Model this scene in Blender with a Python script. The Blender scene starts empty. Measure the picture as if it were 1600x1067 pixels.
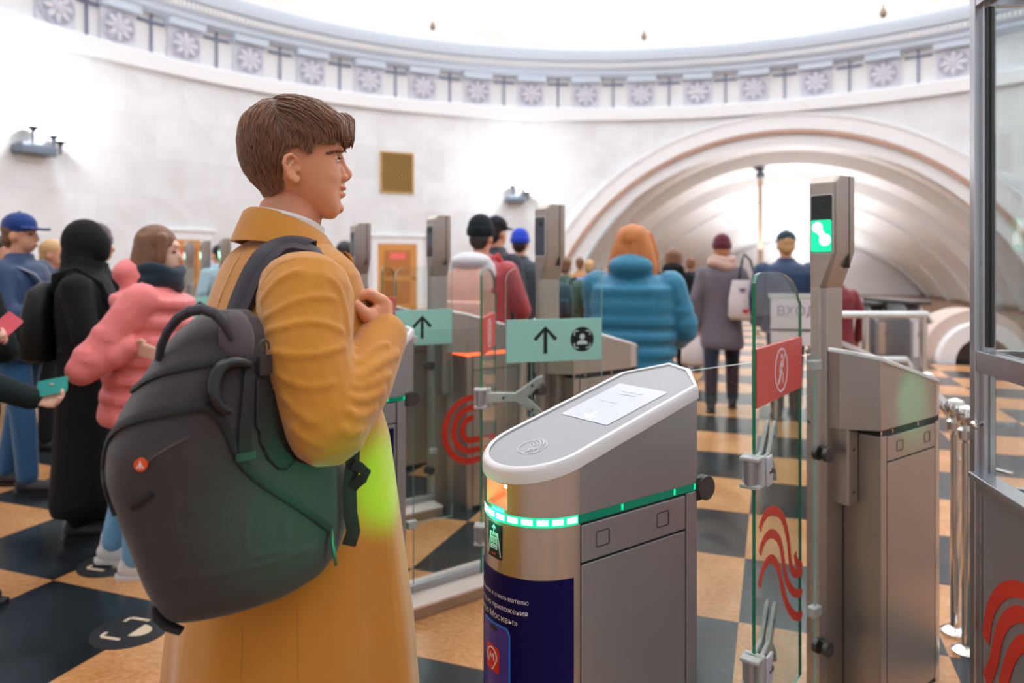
import bpy, bmesh, math, random
import numpy as np
from mathutils import Vector, Matrix
from mathutils.bvhtree import BVHTree
random.seed(7)
S = bpy.context.scene
COL = S.collection
PI = math.pi
F, HZ, CX, EYE = 1125.0, 410.0, 800.0, 1.52

# ---------------------------------------------------------------- camera, world, lights, exposure
cd = bpy.data.cameras.new('camera'); cam = bpy.data.objects.new('camera', cd); COL.objects.link(cam)
cam.location = (0, 0, EYE); cam.rotation_euler = (PI/2, 0, 0)
cd.sensor_width = 36.0; cd.lens = 36.0*F/1600; cd.shift_y = -123.5/1600
cd.clip_start = 0.05; cd.clip_end = 200
cd.dof.use_dof = True; cd.dof.focus_distance = 1.55; cd.dof.aperture_fstop = 2.6
S.camera = cam
w = bpy.data.worlds.new('world'); S.world = w; w.use_nodes = True
w.node_tree.nodes['Background'].inputs[0].default_value = (0.95, 0.97, 1.0, 1)
w.node_tree.nodes['Background'].inputs[1].default_value = 0.72
HC = Vector((2.83, 10.64, 0)); HR = 14.35          # the round hall
def lamp(name, kind, loc, power, color=(1, 1, 1), size=0.1, target=None, **kw):
    l = bpy.data.lights.new(name, kind); o = bpy.data.objects.new(name, l); COL.objects.link(o)
    o.location = loc; l.energy = power; l.color = color
    if kind == 'AREA':
        l.shape = 'DISK'; l.size = size
    elif kind in ('POINT', 'SPOT'):
        l.shadow_soft_size = size
    if target is not None:
        o.rotation_euler = (Vector(target)-Vector(loc)).to_track_quat('-Z', 'Y').to_euler()
    for k, v in kw.items(): setattr(l, k, v)
    return o
lamp('dome_glow_fill', 'AREA', (HC.x, HC.y, 11.2), 1050, (0.88, 0.94, 1.0), 15, (HC.x, HC.y, 0))  # unseen area lamp, added in place of the lit dome's own glow
for k in range(12):
    a = 2*PI*k/12
    lamp('cove_light', 'AREA', (HC.x+11.6*math.cos(a), HC.y+11.6*math.sin(a), 9.15), 230, (0.90, 0.95, 1.0), 1.6, (HC.x+12.2*math.cos(a), HC.y+12.2*math.sin(a), 13))
for q, zz in ((2.4, 3.2), (6.0, 2.8), (10.5, 2.4)):          # unseen fill lamps added to brighten the vaulted tunnel
    lamp('vault_fill_light', 'AREA', (HC.x+(HR+q)*0.4161, HC.y+(HR+q)*0.9093, zz-1.2), 165, (0.95, 0.97, 1.0), 4.0, (HC.x+(HR+q)*0.4161, HC.y+(HR+q)*0.9093, 9))
vs = S.view_settings
S.display_settings.display_device = 'sRGB'
vs.view_transform = 'Standard'; vs.look = 'None'; vs.exposure = 0.0; vs.gamma = 1.0; vs.use_curve_mapping = False
try:
    cy = S.cycles
    cy.use_denoising = True; cy.max_bounces = 8; cy.diffuse_bounces = 4; cy.glossy_bounces = 4
    cy.transmission_bounces = 6; cy.transparent_max_bounces = 24; cy.sample_clamp_indirect = 6.0; cy.caustics_reflective = False; cy.caustics_refractive = False
except Exception: pass

# ---------------------------------------------------------------- helpers
def P(px, py, d): return Vector(((px-CX)/F*d, d, EYE-(py-HZ)/F*d))
def FL(px, py, z=0.0):
    d = F*(EYE-z)/(py-HZ); return Vector(((px-CX)/F*d, d, z))
def srgb(r, g=None, b=None):
    if g is None: r, g, b = (int(r[i:i+2], 16) for i in (0, 2, 4))
    f = lambda c: (c/255/12.92) if c/255 <= 0.04045 else ((c/255+0.055)/1.055)**2.4
    return (f(r), f(g), f(b), 1.0)
MATS = {}
def mat(name, col, rough=0.5, metal=0.0, var=0.0, vscale=8.0, bump=0.0, bscale=60.0, emit=0.0, ecol=None, sheen=0.0, sss=0.0, coat=0.0, spec=None, stretch=None, bdist=0.002, wave=None):
    if name in MATS: return MATS[name]
    m = bpy.data.materials.new(name); m.use_nodes = True; nt = m.node_tree; N = nt.nodes; L = nt.links
    b = N['Principled BSDF']
    if isinstance(col, str): col = srgb(col)
    if len(col) == 3: col = (*col, 1)
    b.inputs['Base Color'].default_value = col; b.inputs['Roughness'].default_value = rough; b.inputs['Metallic'].default_value = metal
    if spec is not None: b.inputs['Specular IOR Level'].default_value = spec
    if sheen: b.inputs['Sheen Weight'].default_value = sheen; b.inputs['Sheen Roughness'].default_value = 0.5
    if sss:
        b.inputs['Subsurface Weight'].default_value = sss; b.inputs['Subsurface Radius'].default_value = (0.012, 0.005, 0.003); b.inputs['Subsurface Scale'].default_value = 0.5
    if coat: b.inputs['Coat Weight'].default_value = coat; b.inputs['Coat Roughness'].default_value = 0.1
    if emit:
        b.inputs['Emission Color'].default_value = ecol if ecol else col; b.inputs['Emission Strength'].default_value = emit
    if var or bump or wave:
        tc = N.new('ShaderNodeTexCoord'); mp = N.new('ShaderNodeMapping'); L.new(tc.outputs['Object'], mp.inputs[0])
        if stretch: mp.inputs['Scale'].default_value = stretch
    if var:
        n = N.new('ShaderNodeTexNoise'); n.inputs['Scale'].default_value = vscale; n.inputs['Detail'].default_value = 4
        L.new(mp.outputs[0], n.inputs['Vector'])
        r = N.new('ShaderNodeMix'); r.data_type = 'RGBA'
        r.inputs[6].default_value = tuple(max(0, c*(1-var)) for c in col[:3])+(1,)
        r.inputs[7].default_value = tuple(min(1, c*(1+var)) for c in col[:3])+(1,)
        L.new(n.outputs[0], r.inputs[0]); L.new(r.outputs[2], b.inputs['Base Color'])
    if bump:
        n2 = N.new('ShaderNodeTexNoise'); n2.inputs['Scale'].default_value = bscale; n2.inputs['Detail'].default_value = 3
        L.new(mp.outputs[0], n2.inputs['Vector'])
        bp = N.new('ShaderNodeBump'); bp.inputs['Strength'].default_value = bump; bp.inputs['Distance'].default_value = bdist
        L.new(n2.outputs[0], bp.inputs['Height']); L.new(bp.outputs[0], b.inputs['Normal'])
        if wave:
            wv = N.new('ShaderNodeTexWave'); wv.bands_direction = 'Z'; wv.inputs['Scale'].default_value = wave; wv.inputs['Distortion'].default_value = 2.5; wv.inputs['Detail Scale'].default_value = 1.5
            L.new(tc.outputs['Object'], wv.inputs['Vector'])
            b2 = N.new('ShaderNodeBump'); b2.inputs['Strength'].default_value = 0.9; b2.inputs['Distance'].default_value = 0.02
            L.new(wv.outputs[1], b2.inputs['Height']); L.new(bp.outputs[0], b2.inputs['Normal']); L.new(b2.outputs[0], b.inputs['Normal'])
    MATS[name] = m
    return m

class MB:
    def __init__(s): s.v = []; s.f = []; s.m = []; s.cur = 0; s.weld = False
    def add(s, vs, fs, M=None):
        k = len(s.v)
        for p in vs:
            p = Vector(p); s.v.append(M @ p if M is not None else p)
        for f in fs: s.f.append([i+k for i in f]); s.m.append(s.cur)
        return s
    def box(s, c, d, M=None):
        x, y, z = c; a, b, e = d[0]/2, d[1]/2, d[2]/2
        v = [(x+i*a, y+j*b, z+k*e) for i in (-1, 1) for j in (-1, 1) for k in (-1, 1)]
        return s.add(v, [(0, 1, 3, 2), (4, 6, 7, 5), (0, 4, 5, 1), (2, 3, 7, 6), (0, 2, 6, 4), (1, 5, 7, 3)], M)
    def bx(s, lo, hi, M=None):
        return s.box([(a+b)/2 for a, b in zip(lo, hi)], [b-a for a, b in zip(lo, hi)], M)
    def loft(s, rings, caps=True, closed=True, M=None):
        n = len(rings[0]); v = [p for r in rings for p in r]; f = []
        for i in range(len(rings)-1):
            for j in range(n if closed else n-1):
                a = i*n+j; b = i*n+(j+1) % n
                f.append((a, b, b+n, a+n))
        if caps and closed:
            f.append(tuple(range(n-1, -1, -1))); f.append(tuple((len(rings)-1)*n+j for j in range(n)))
        return s.add(v, f, M)
    def prism(s, poly, z0, z1, M=None):     # poly in xy, extruded in z
        return s.loft([[(x, y, z0) for x, y in poly], [(x, y, z1) for x, y in poly]], M=M)
    def tube(s, pts, rad, n=10, caps=True, M=None, flat=None, up=None):
        pts = [Vector(p) for p in pts]; k = len(pts)
        if not hasattr(rad, '__len__'): rad = [rad]*k
        rings = []; prev = None
        for i, p in enumerate(pts):
            t = (pts[min(i+1, k-1)]-pts[max(i-1, 0)])
            t = t.normalized() if t.length > 1e-9 else Vector((0, 0, 1))
            if prev is None:
                ref = Vector(up) if up is not None else (Vector((0, 0, 1)) if abs(t.z) < 0.9 else Vector((1, 0, 0)))
                a = (ref-t*ref.dot(t)).normalized()
            else:
                a = prev-t*prev.dot(t)
                a = a.normalized() if a.length > 1e-6 else prev
            prev = a; b = t.cross(a)
            fl = flat if flat else 1.0
            rings.append([p+(a*math.cos(2*PI*j/n)*fl+b*math.sin(2*PI*j/n))*rad[i] for j in range(n)])
        return s.loft(rings, caps=caps, M=M)
    def cap(s, a, b, ra, rb, n=12):          # tapered capsule, closed
        a = Vector(a); b = Vector(b); t = (b-a); L = t.length
        if L < 1e-6: return s.ell(a, (ra, ra, ra), n=n)
        t /= L; pts = []; rr = []
        for q in (-1, -0.8, -0.45): pts.append(a+t*ra*q); rr.append(ra*math.sqrt(max(0.0004, 1-q*q)))
        pts.append(a); rr.append(ra); pts.append(b); rr.append(rb)
        for q in (0.45, 0.8, 1): pts.append(b+t*rb*q); rr.append(rb*math.sqrt(max(0.0004, 1-q*q)))
        return s.tube(pts, rr, n=n)
    def chain(s, pts, rad, n=12):
        for i in range(len(pts)-1): s.cap(pts[i], pts[i+1], rad[i], rad[i+1], n)
        return s
    def ell(s, c, r, M=None, n=16, rot=None):
        c = Vector(c); v = []; f = []; m = n//2
        for i in range(1, m):
            th = PI*i/m
            for j in range(n):
                ph = 2*PI*j/n
                q = Vector((r[0]*math.sin(th)*math.cos(ph), r[1]*math.sin(th)*math.sin(ph), r[2]*math.cos(th)))
                v.append(c+(rot @ q if rot else q))
        q = Vector((0, 0, r[2])); v.append(c+(rot @ q if rot else q)); v.append(c-(rot @ q if rot else q)); T = len(v)-2
        for i in range(m-2):
            for j in range(n):
                f.append((i*n+j, (i+1)*n+j, (i+1)*n+(j+1) % n, i*n+(j+1) % n))
        for j in range(n):
            f.append((T, j, (j+1) % n)); f.append((T+1, (m-2)*n+(j+1) % n, (m-2)*n+j))
        return s.add(v, f, M)
    def lathe(s, prof, c=(0, 0, 0), n=20, M=None):
        c = Vector(c)
        return s.loft([[c+Vector((r*math.cos(2*PI*j/n), r*math.sin(2*PI*j/n), z)) for j in range(n)] for r, z in prof], M=M)
    def mesh(s, name='m'):
        me = bpy.data.meshes.new(name); me.from_pydata([tuple(p) for p in s.v], [], s.f)
        if any(s.m): me.polygons.foreach_set('material_index', s.m)
        me.update(); return me
    def build(s, name, mats=None, parent=None, smooth=True, ang=38, bevel=0, loc=None, fixn=True):
        me = s.mesh(name)
        if fixn:
            bm = bmesh.new(); bm.from_mesh(me)
            if s.weld: bmesh.ops.remove_doubles(bm, verts=bm.verts, dist=1e-5)
            bmesh.ops.recalc_face_normals(bm, faces=bm.faces); bm.to_mesh(me); bm.free()
        return link(name, me, mats, parent, smooth, ang, bevel, loc)
def link(name, me, mats=None, parent=None, smooth=True, ang=38, bevel=0, loc=None):
    me.name = name
    for m in (mats if isinstance(mats, (list, tuple)) else [mats] if mats else []): me.materials.append(m)
    if smooth:
        me.polygons.foreach_set('use_smooth', [True]*len(me.polygons))
        if ang and ang < 180: me.set_sharp_from_angle(angle=math.radians(ang))
    o = bpy.data.objects.new(name, me); COL.objects.link(o)
    if parent is not None: o.parent = parent
    if loc is not None: o.location = loc
    if bevel:
        b = o.modifiers.new('bevel', 'BEVEL'); b.width = bevel; b.segments = 2; b.limit_method = 'ANGLE'; b.angle_limit = 0.6
    return o
def fuse_mesh(mb, voxel, it=4, fac=0.5):
    me = mb.mesh('tmp'); bm = bmesh.new(); bm.from_mesh(me); bmesh.ops.recalc_face_normals(bm, faces=bm.faces); bm.to_mesh(me); bm.free()
    o = bpy.data.objects.new('tmp', me); COL.objects.link(o)
    r = o.modifiers.new('r', 'REMESH'); r.mode = 'VOXEL'; r.voxel_size = voxel; r.use_smooth_shade = True
    if it:
        q = o.modifiers.new('s', 'SMOOTH'); q.iterations = it; q.factor = fac
    dg = bpy.context.evaluated_depsgraph_get()
    out = bpy.data.meshes.new_from_object(o.evaluated_get(dg))
    bpy.data.objects.remove(o); bpy.data.meshes.remove(me)
    return out
def fuse(mb, voxel, name, mats, parent=None, it=4, fac=0.5):
    return link(name, fuse_mesh(mb, voxel, it, fac), mats, parent, True, 0)
def tag(o, label=None, cat=None, group=None, kind=None):
    if label: o['label'] = label
    if cat: o['category'] = cat
    if group: o['group'] = group
    if kind: o['kind'] = kind
    return o
def thing(name, label, cat, loc=(0, 0, 0), rz=0.0, group=None):
    o = bpy.data.objects.new(name, None); COL.objects.link(o); o.empty_display_size = 0.1
    o.location = loc; o.rotation_euler = (0, 0, rz)
    return tag(o, label, cat, group)
def struct(o): o['kind'] = 'structure'; return o
def dup(root, loc=None, rz=None, label=None, group=None, skip=()):
    def cp(o, par):
        c = o.copy(); COL.objects.link(c)
        if par is not None: c.parent = par
        for ch in o.children:
            if ch.name.split('.')[0] not in skip: cp(ch, c)
        return c
    r = cp(root, None)
    if loc is not None: r.location = loc
    if rz is not None: r.rotation_euler = (0, 0, rz)
    if label: r['label'] = label
    if group: r['group'] = group
    return r
def text_mesh(body, size, align='CENTER', res=3):
    c = bpy.data.curves.new('t', 'FONT'); c.body = body; c.size = size; c.align_x = align; c.resolution_u = res; c.fill_mode = 'FRONT'
    o = bpy.data.objects.new('t', c); COL.objects.link(o)
    dg = bpy.context.evaluated_depsgraph_get()
    me = bpy.data.meshes.new_from_object(o.evaluated_get(dg)); bpy.data.objects.remove(o); bpy.data.curves.remove(c)
    return me
def frame(o, ex, ey):                 # matrix from an origin and two axes
    ex = Vector(ex).normalized(); ey = Vector(ey); ey = (ey-ex*ey.dot(ex)).normalized(); ez = ex.cross(ey)
    M = Matrix((ex, ey, ez)).transposed().to_4x4(); M.translation = Vector(o); return M
def band(pts, wd, closed=False):      # flat 2D ribbon outline along a polyline, list of quads (left,right)
    out = []; n = len(pts)
    for i, p in enumerate(pts):
        a = pts[(i-1) % n] if closed or i > 0 else pts[i]; b = pts[(i+1) % n] if closed or i < n-1 else pts[i]
        tx, ty = b[0]-a[0], b[1]-a[1]; L = math.hypot(tx, ty) or 1
        out.append(((p[0]-ty/L*wd/2, p[1]+tx/L*wd/2), (p[0]+ty/L*wd/2, p[1]-tx/L*wd/2)))
    return out
def ribbon(mb, pts, wd, M, th=0.001, closed=False):
    bs = band(pts, wd, closed)
    rings = [[(l[0], l[1], 0), (r[0], r[1], 0), (r[0], r[1], th), (l[0], l[1], th)] for l, r in bs]
    if closed: rings.append(rings[0])
    mb.loft(rings, caps=not closed, M=M)
def rrect(w, h, r, n=5, cx=0, cy=0):
    out = []
    for sx, sy, a0 in ((1, 1, 0), (-1, 1, 90), (-1, -1, 180), (1, -1, 270)):
        for k in range(n+1):
            a = math.radians(a0+90*k/n); out.append((cx+sx*(w/2-r)+r*math.cos(a), cy+sy*(h/2-r)+r*math.sin(a)))
    return out
def circle(r, n=28, cx=0, cy=0): return [(cx+r*math.cos(2*PI*k/n), cy+r*math.sin(2*PI*k/n)) for k in range(n)]
def interp(x, xs, ys):
    return float(np.interp(x, xs, ys))

# ---------------------------------------------------------------- common materials
STEEL = mat('brushed_steel', (0.44, 0.45, 0.47), 0.38, 0.75, var=0.08, vscale=5, bump=0.05, bscale=400, stretch=(0.03, 0.03, 1))
STEELB = mat('steel_warm', (0.46, 0.41, 0.37), 0.4, 0.85, var=0.1, vscale=4, bump=0.06, bscale=350)
STEELT = mat('top_steel', (0.25, 0.25, 0.26), 0.42, 0.9, bump=0.06, bscale=90, stretch=(0.3, 9, 0.3))
STEELH = mat('steel_brushed_h', (0.62, 0.60, 0.58), 0.28, 0.95, bump=0.08, bscale=120, stretch=(0.2, 0.2, 12))
CHROME = mat('polished_steel', (0.78, 0.76, 0.73), 0.12, 1.0)
DARKM = mat('dark_metal', (0.10, 0.095, 0.09), 0.4, 0.6)
GAP = mat('black_gap', (0.012, 0.012, 0.012), 0.6)
WHITEP = mat('white_plastic', (0.80, 0.80, 0.82), 0.35)
GREYP = mat('grey_plastic', (0.55, 0.56, 0.54), 0.4)
BLACKP = mat('black_plastic', (0.015, 0.016, 0.018), 0.35)
REDP = mat('red_print', srgb(200, 46, 42), 0.45)
WAVE = mat('wave_red', srgb(214, 52, 36), 0.4)
TEAL = mat('teal_print', srgb(166, 226, 212), 0.5)
INK = mat('ink_black', srgb(16, 26, 34), 0.5)
WHITEI = mat('white_ink', (0.86, 0.86, 0.88), 0.5)
NAVYP = mat('navy_print', srgb(6, 3, 74), 0.45, spec=0.2)
GREENL = mat('green_led', (0.0, 0.55, 0.25), 0.3, emit=1.0, ecol=(0.0, 0.80, 0.36, 1))
GREENW = mat('green_led_core', (0.5, 1, 0.8), 0.3, emit=2.2, ecol=(0.45, 1.0, 0.72, 1))
GREENM = mat('green_led_mid', (0.0, 0.12, 0.075), 0.25, emit=0.10, ecol=(0.0, 0.9, 0.5, 1))
REDL = mat('red_led', (0.8, 0.05, 0.02), 0.3, emit=3.0, ecol=(1, 0.10, 0.03, 1))
def glass_mat(name, tint, gl=0.5):
    m = bpy.data.materials.new(name); m.use_nodes = True; nt = m.node_tree; N = nt.nodes; L = nt.links
    N.remove(N['Principled BSDF'])
    t = N.new('ShaderNodeBsdfTransparent'); t.inputs[0].default_value = (*tint, 1)
    g = N.new('ShaderNodeBsdfGlossy'); g.inputs['Roughness'].default_value = 0.03
    fr = N.new('ShaderNodeFresnel'); ge = N.new('ShaderNodeNewGeometry'); mr = N.new('ShaderNodeMapRange'); mr.inputs[3].default_value = 1.45; mr.inputs[4].default_value = 1/1.45; L.new(ge.outputs['Backfacing'], mr.inputs[0]); L.new(mr.outputs[0], fr.inputs[0])
    mu = N.new('ShaderNodeMath'); mu.operation = 'MULTIPLY'; mu.inputs[1].default_value = gl
    mx = N.new('ShaderNodeMixShader'); L.new(fr.outputs[0], mu.inputs[0]); L.new(mu.outputs[0], mx.inputs[0])
    L.new(t.outputs[0], mx.inputs[1]); L.new(g.outputs[0], mx.inputs[2]); L.new(mx.outputs[0], N['Material Output'].inputs[0])
    return m
GLASS = glass_mat('gate_glass', (0.93, 0.965, 0.955), 0.6)
BGLASS = glass_mat('booth_glass', (0.93, 0.96, 0.96), 1.0)
GEDGE = mat('glass_edge_green', srgb(20, 130, 95), 0.15, coat=0.5)
GEDGEL = mat('glass_edge_pale', srgb(150, 200, 190), 0.15, coat=0.5)
# ================================================================ the setting
def new_nodes(name):
    m = bpy.data.materials.new(name); m.use_nodes = True; return m, m.node_tree.nodes, m.node_tree.links
def floor_material():
    m, N, L = new_nodes('checker_floor'); b = N['Principled BSDF']
    tc = N.new('ShaderNodeTexCoord'); sp = N.new('ShaderNodeSeparateXYZ'); L.new(tc.outputs['Object'], sp.inputs[0])
    def mth(op, a, bb=None):
        q = N.new('ShaderNodeMath'); q.operation = op
        for i, x in enumerate((a, bb)):
            if x is None: continue
            if isinstance(x, (int, float)): q.inputs[i].default_value = x
            else: L.new(x, q.inputs[i])
        return q.outputs[0]
    sx = mth('FLOOR', mth('DIVIDE', sp.outputs[0], 0.775)); sy = mth('FLOOR', mth('DIVIDE', sp.outputs[1], 0.70))
    par = mth('MODULO', mth('ADD', mth('ADD', sx, sy), 1000), 2)
    n = N.new('ShaderNodeTexNoise'); n.inputs['Scale'].default_value = 3.0; n.inputs['Detail'].default_value = 6; L.new(tc.outputs['Object'], n.inputs[0])
    n2 = N.new('ShaderNodeTexNoise'); n2.inputs['Scale'].default_value = 45.0; n2.inputs['Detail'].default_value = 4; L.new(tc.outputs['Object'], n2.inputs[0])
    def ramp(src, stops):
        r = N.new('ShaderNodeValToRGB'); e = r.color_ramp.elements
        e[0].position, e[0].color = stops[0]; e[1].position, e[1].color = stops[1]
        L.new(src, r.inputs[0]); return r.outputs[0]
    mixn = mth('ADD', mth('MULTIPLY', n.outputs[0], 0.55), mth('MULTIPLY', n2.outputs[0], 0.45))
    org = ramp(mixn, [(0.32, srgb(172, 112, 62)), (0.68, srgb(222, 166, 112))])
    blk = ramp(n.outputs[0], [(0.35, srgb(18, 20, 24)), (0.72, srgb(52, 62, 66))])
    mx = N.new('ShaderNodeMix'); mx.data_type = 'RGBA'; L.new(par, mx.inputs[0]); L.new(org, mx.inputs[6]); L.new(blk, mx.inputs[7])
    L.new(mx.outputs[2], b.inputs['Base Color']); b.inputs['Roughness'].default_value = 0.22
    bp = N.new('ShaderNodeBump'); bp.inputs['Strength'].default_value = 0.06; bp.inputs['Distance'].default_value = 0.01
    L.new(n.outputs[0], bp.inputs['Height']); L.new(bp.outputs[0], b.inputs['Normal'])
    return m
fm = MB(); fm.bx((-26, -26, -0.2), (40, 44, 0))
fo = fm.build('floor', floor_material(), smooth=False)
fo.location = (1.197, 3.70, 0); fo.rotation_euler = (0, 0, -math.radians(20.0)); struct(fo)

def marble_material():
    m, N, L = new_nodes('white_marble'); b = N['Principled BSDF']
    uv = N.new('ShaderNodeUVMap'); br = N.new('ShaderNodeTexBrick'); L.new(uv.outputs[0], br.inputs[0])
    br.inputs['Scale'].default_value = 1.0; br.inputs['Brick Width'].default_value = 1.5; br.inputs['Row Height'].default_value = 1.05
    br.inputs['Mortar Size'].default_value = 0.006; br.inputs['Color1'].default_value = (0.72, 0.73, 0.75, 1); br.inputs['Color2'].default_value = (0.79, 0.81, 0.84, 1)
    br.inputs['Mortar'].default_value = (0.67, 0.67, 0.70, 1); br.inputs['Bias'].default_value = 0.25
    n = N.new('ShaderNodeTexNoise'); n.inputs['Scale'].default_value = 1.1; n.inputs['Detail'].default_value = 7; n.inputs['Distortion'].default_value = 0.8; L.new(uv.outputs[0], n.inputs[0])
    r = N.new('ShaderNodeValToRGB'); r.color_ramp.elements[0].position = 0.35; r.color_ramp.elements[0].color = (0.92, 0.91, 0.90, 1); r.color_ramp.elements[1].position = 0.6; r.color_ramp.elements[1].color = (1, 1, 1, 1)
    L.new(n.outputs[0], r.inputs[0])
    mx = N.new('ShaderNodeMix'); mx.data_type = 'RGBA'; mx.blend_type = 'MULTIPLY'; mx.inputs[0].default_value = 1.0
    L.new(br.outputs[0], mx.inputs[6]); L.new(r.outputs[0], mx.inputs[7]); L.new(mx.outputs[2], b.inputs['Base Color'])
    b.inputs['Roughness'].default_value = 0.22
    return m
MARBLE = marble_material()
PLAST = mat('white_plaster', (0.84, 0.85, 0.87), 0.6, var=0.03)
PLASTB = mat('blue_white_plaster', (0.66, 0.76, 0.88), 0.6)
VAULT = mat('vault_plaster', (0.84, 0.83, 0.83), 0.5, var=0.04, vscale=1.2)
DOMEM = mat('dome_white', (0.93, 0.92, 0.91), 0.7)
BROWNST = mat('brown_stone', srgb(176, 140, 122), 0.4)
FRIEZED = mat('frieze_dark', srgb(120, 126, 152), 0.5)

def hp_ang(px):                                      # hall angle hit by the viewing direction of pixel column px
    dx, dy = (px-CX)/F, 1.0; a = dx*dx+dy*dy; b = -2*(dx*HC.x+dy*HC.y); c = HC.x**2+HC.y**2-HR*HR
    k = (-b+math.sqrt(b*b-4*a*c))/(2*a); return math.atan2(k*dy-HC.y, k*dx-HC.x), k
TA, _ = hp_ang(1217)
ARC_R, ARC_Z = 8.1, -2.3
A0, A1 = math.radians(-62), math.radians(242)
def pol(t, r, z): return Vector((HC.x+r*math.cos(t), HC.y+r*math.sin(t), z))
def arcz(sarc, R=ARC_R): return ARC_Z+math.sqrt(max(0, R*R-sarc*sarc)) if abs(sarc) < R else 0
def wall(name, a0, a1, matl):
    n = max(2, int((a1-a0)/math.radians(0.3))); v = []; f = []; uv = []
    for i in range(n+1):
        t = a0+(a1-a0)*i/n; sa = (t-TA)*HR; zb = max(0, arcz(sa))
        for r, z in ((HR, zb), (HR, 6.5), (HR+0.35, 6.5), (HR+0.35, zb)): v.append(pol(t, r, z)); uv.append((t*HR, z))
    for i in range(n):
        k = i*4
        for j in range(4): f.append((k+j, k+(j+1) % 4, k+4+(j+1) % 4, k+4+j))
    f += [(0, 1, 2, 3), (n*4+3, n*4+2, n*4+1, n*4)]
    me = bpy.data.meshes.new(name); me.from_pydata([tuple(p) for p in v], [], f)
    l = me.uv_layers.new(name='UVMap')
    for lp in me.loops: l.data[lp.index].uv = uv[lp.vertex_index]
    bm = bmesh.new(); bm.from_mesh(me); bmesh.ops.recalc_face_normals(bm, faces=bm.faces); bm.to_mesh(me); bm.free()
    o = link(name, me, matl, None, True, 40); return struct(o)
wall('wall_round', A0, A1, MARBLE)
def ringsweep(name, prof, matl, a0=A0, a1=A1, step=0.75):
    n = int((a1-a0)/math.radians(step)); mb = MB()
    mb.loft([[pol(a0+(a1-a0)*i/n, HR+r, z) for r, z in prof] for i in range(n+1)])
    return struct(mb.build(name, matl, ang=30))
# frieze ledge, frieze back, upper cornice
ringsweep('trim_1', [(-0.20, 6.42), (-0.20, 6.78), (-0.12, 6.86), (0.4, 6.86), (0.4, 6.42)], PLAST)
ringsweep('trim_2', [(0.12, 6.86), (0.12, 7.92), (0.5, 7.92), (0.5, 6.86)], PLAST)
ringsweep('trim_3', [(0.0, 7.90), (-0.28, 7.96), (-0.28, 8.08), (-0.40, 8.12), (-0.40, 8.34), (-0.52, 8.38), (-0.62, 8.60), (-0.62, 8.72), (0.5, 8.72), (0.5, 7.90)], PLASTB)
db = MB(); n = 620                                   # dentil course
for i in range(n):
    t = A0+(A1-A0)*(i+0.5)/n
    M = Matrix.Translation(pol(t, HR-0.44, 8.24)) @ Matrix.Rotation(t, 4, 'Z'); db.box((0, 0, 0), (0.10, 0.075, 0.17), M)
struct(db.build('trim_4', PLAST, smooth=False))
# dome
nd = 96; rings = []
for r, z in ((HR-0.55, 8.70), (HR-0.5, 9.2), (HR-1.1, 10.3), (HR-2.6, 11.6), (HR-5.2, 12.8), (HR-9, 13.7), (0.4, 14.1)):
    rings.append([pol(2*PI*j/nd, r, z) for j in range(nd)])
dm = MB(); dm.loft(rings, caps=False); dm.add([pol(2*PI*j/nd, 0.4, 14.1) for j in range(nd)], [tuple(range(nd))])
struct(dm.build('ceiling', DOMEM, ang=60))

# frieze panels with rosettes: one every 1.85 m, each a thing of its own
ORD = ['first', 'second', 'third', 'fourth', 'fifth', 'sixth', 'seventh', 'eighth', 'ninth', 'tenth', 'eleventh', 'twelfth', 'thirteenth', 'fourteenth', 'fifteenth', 'sixteenth', 'seventeenth', 'eighteenth', 'nineteenth', 'twentieth']
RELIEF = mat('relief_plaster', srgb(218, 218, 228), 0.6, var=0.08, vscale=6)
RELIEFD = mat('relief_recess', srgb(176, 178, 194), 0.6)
def rosette_proto():
    r = thing('rosette_panel', 'x', 'wall ornament')
    b = MB(); b.bx((-0.46, 0.0, 0.0), (0.46, 0.10, 0.86)); b.build('backing', RELIEF, r, smooth=False, bevel=0.02)
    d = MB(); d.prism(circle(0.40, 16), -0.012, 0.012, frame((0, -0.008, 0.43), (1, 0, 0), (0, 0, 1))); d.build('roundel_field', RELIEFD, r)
    p = MB()
    for k in range(8):
        a = 2*PI*k/8
        M = frame((0.22*math.cos(a), -0.04, 0.43+0.22*math.sin(a)), (math.cos(a), 0, math.sin(a)), (0, 1, 0))
        p.ell((0, 0, 0), (0.15, 0.05, 0.075), M, n=10)
    for k in range(5):
        a = 2*PI*k/5; p.ell((0.08*math.cos(a), -0.07, 0.43+0.08*math.sin(a)), (0.07, 0.045, 0.05), n=8)
    p.ell((0, -0.09, 0.43), (0.05, 0.04, 0.05), n=10); p.build('flower', RELIEF, r)
    rg = MB(); rg.tube([(0.41*math.cos(2*PI*k/28), -0.03, 0.43+0.41*math.sin(2*PI*k/28)) for k in range(29)], 0.022, n=6, caps=False); rg.build('ring', RELIEF, r)
    c = MB(); c.bx((-0.50, -0.22, 0.86), (0.50, 0.10, 1.06)); c.build('bracket', PLASTB, r, smooth=False, bevel=0.02)
    return r
rp = rosette_proto(); first = True
ros_px = [90, 186, 290, 390, 487, 577, 661, 746, 830, 915, 1002, 1090, 1178, 1275, 1380, 1490]
barp = MB()
angs = [hp_ang(x)[0] for x in ros_px]
for i, t in enumerate(angs):
    lab = 'square white rosette relief on the frieze, %s rosette from the left' % ORD[i]
    if first: o = rp; o['label'] = lab; o['group'] = 'rosettes on the frieze'; first = False
    else: o = dup(rp, label=lab, group='rosettes on the frieze')
    o.location = pol(t, HR+0.03, 6.88); o.rotation_euler = (0, 0, t-PI/2)
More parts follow.
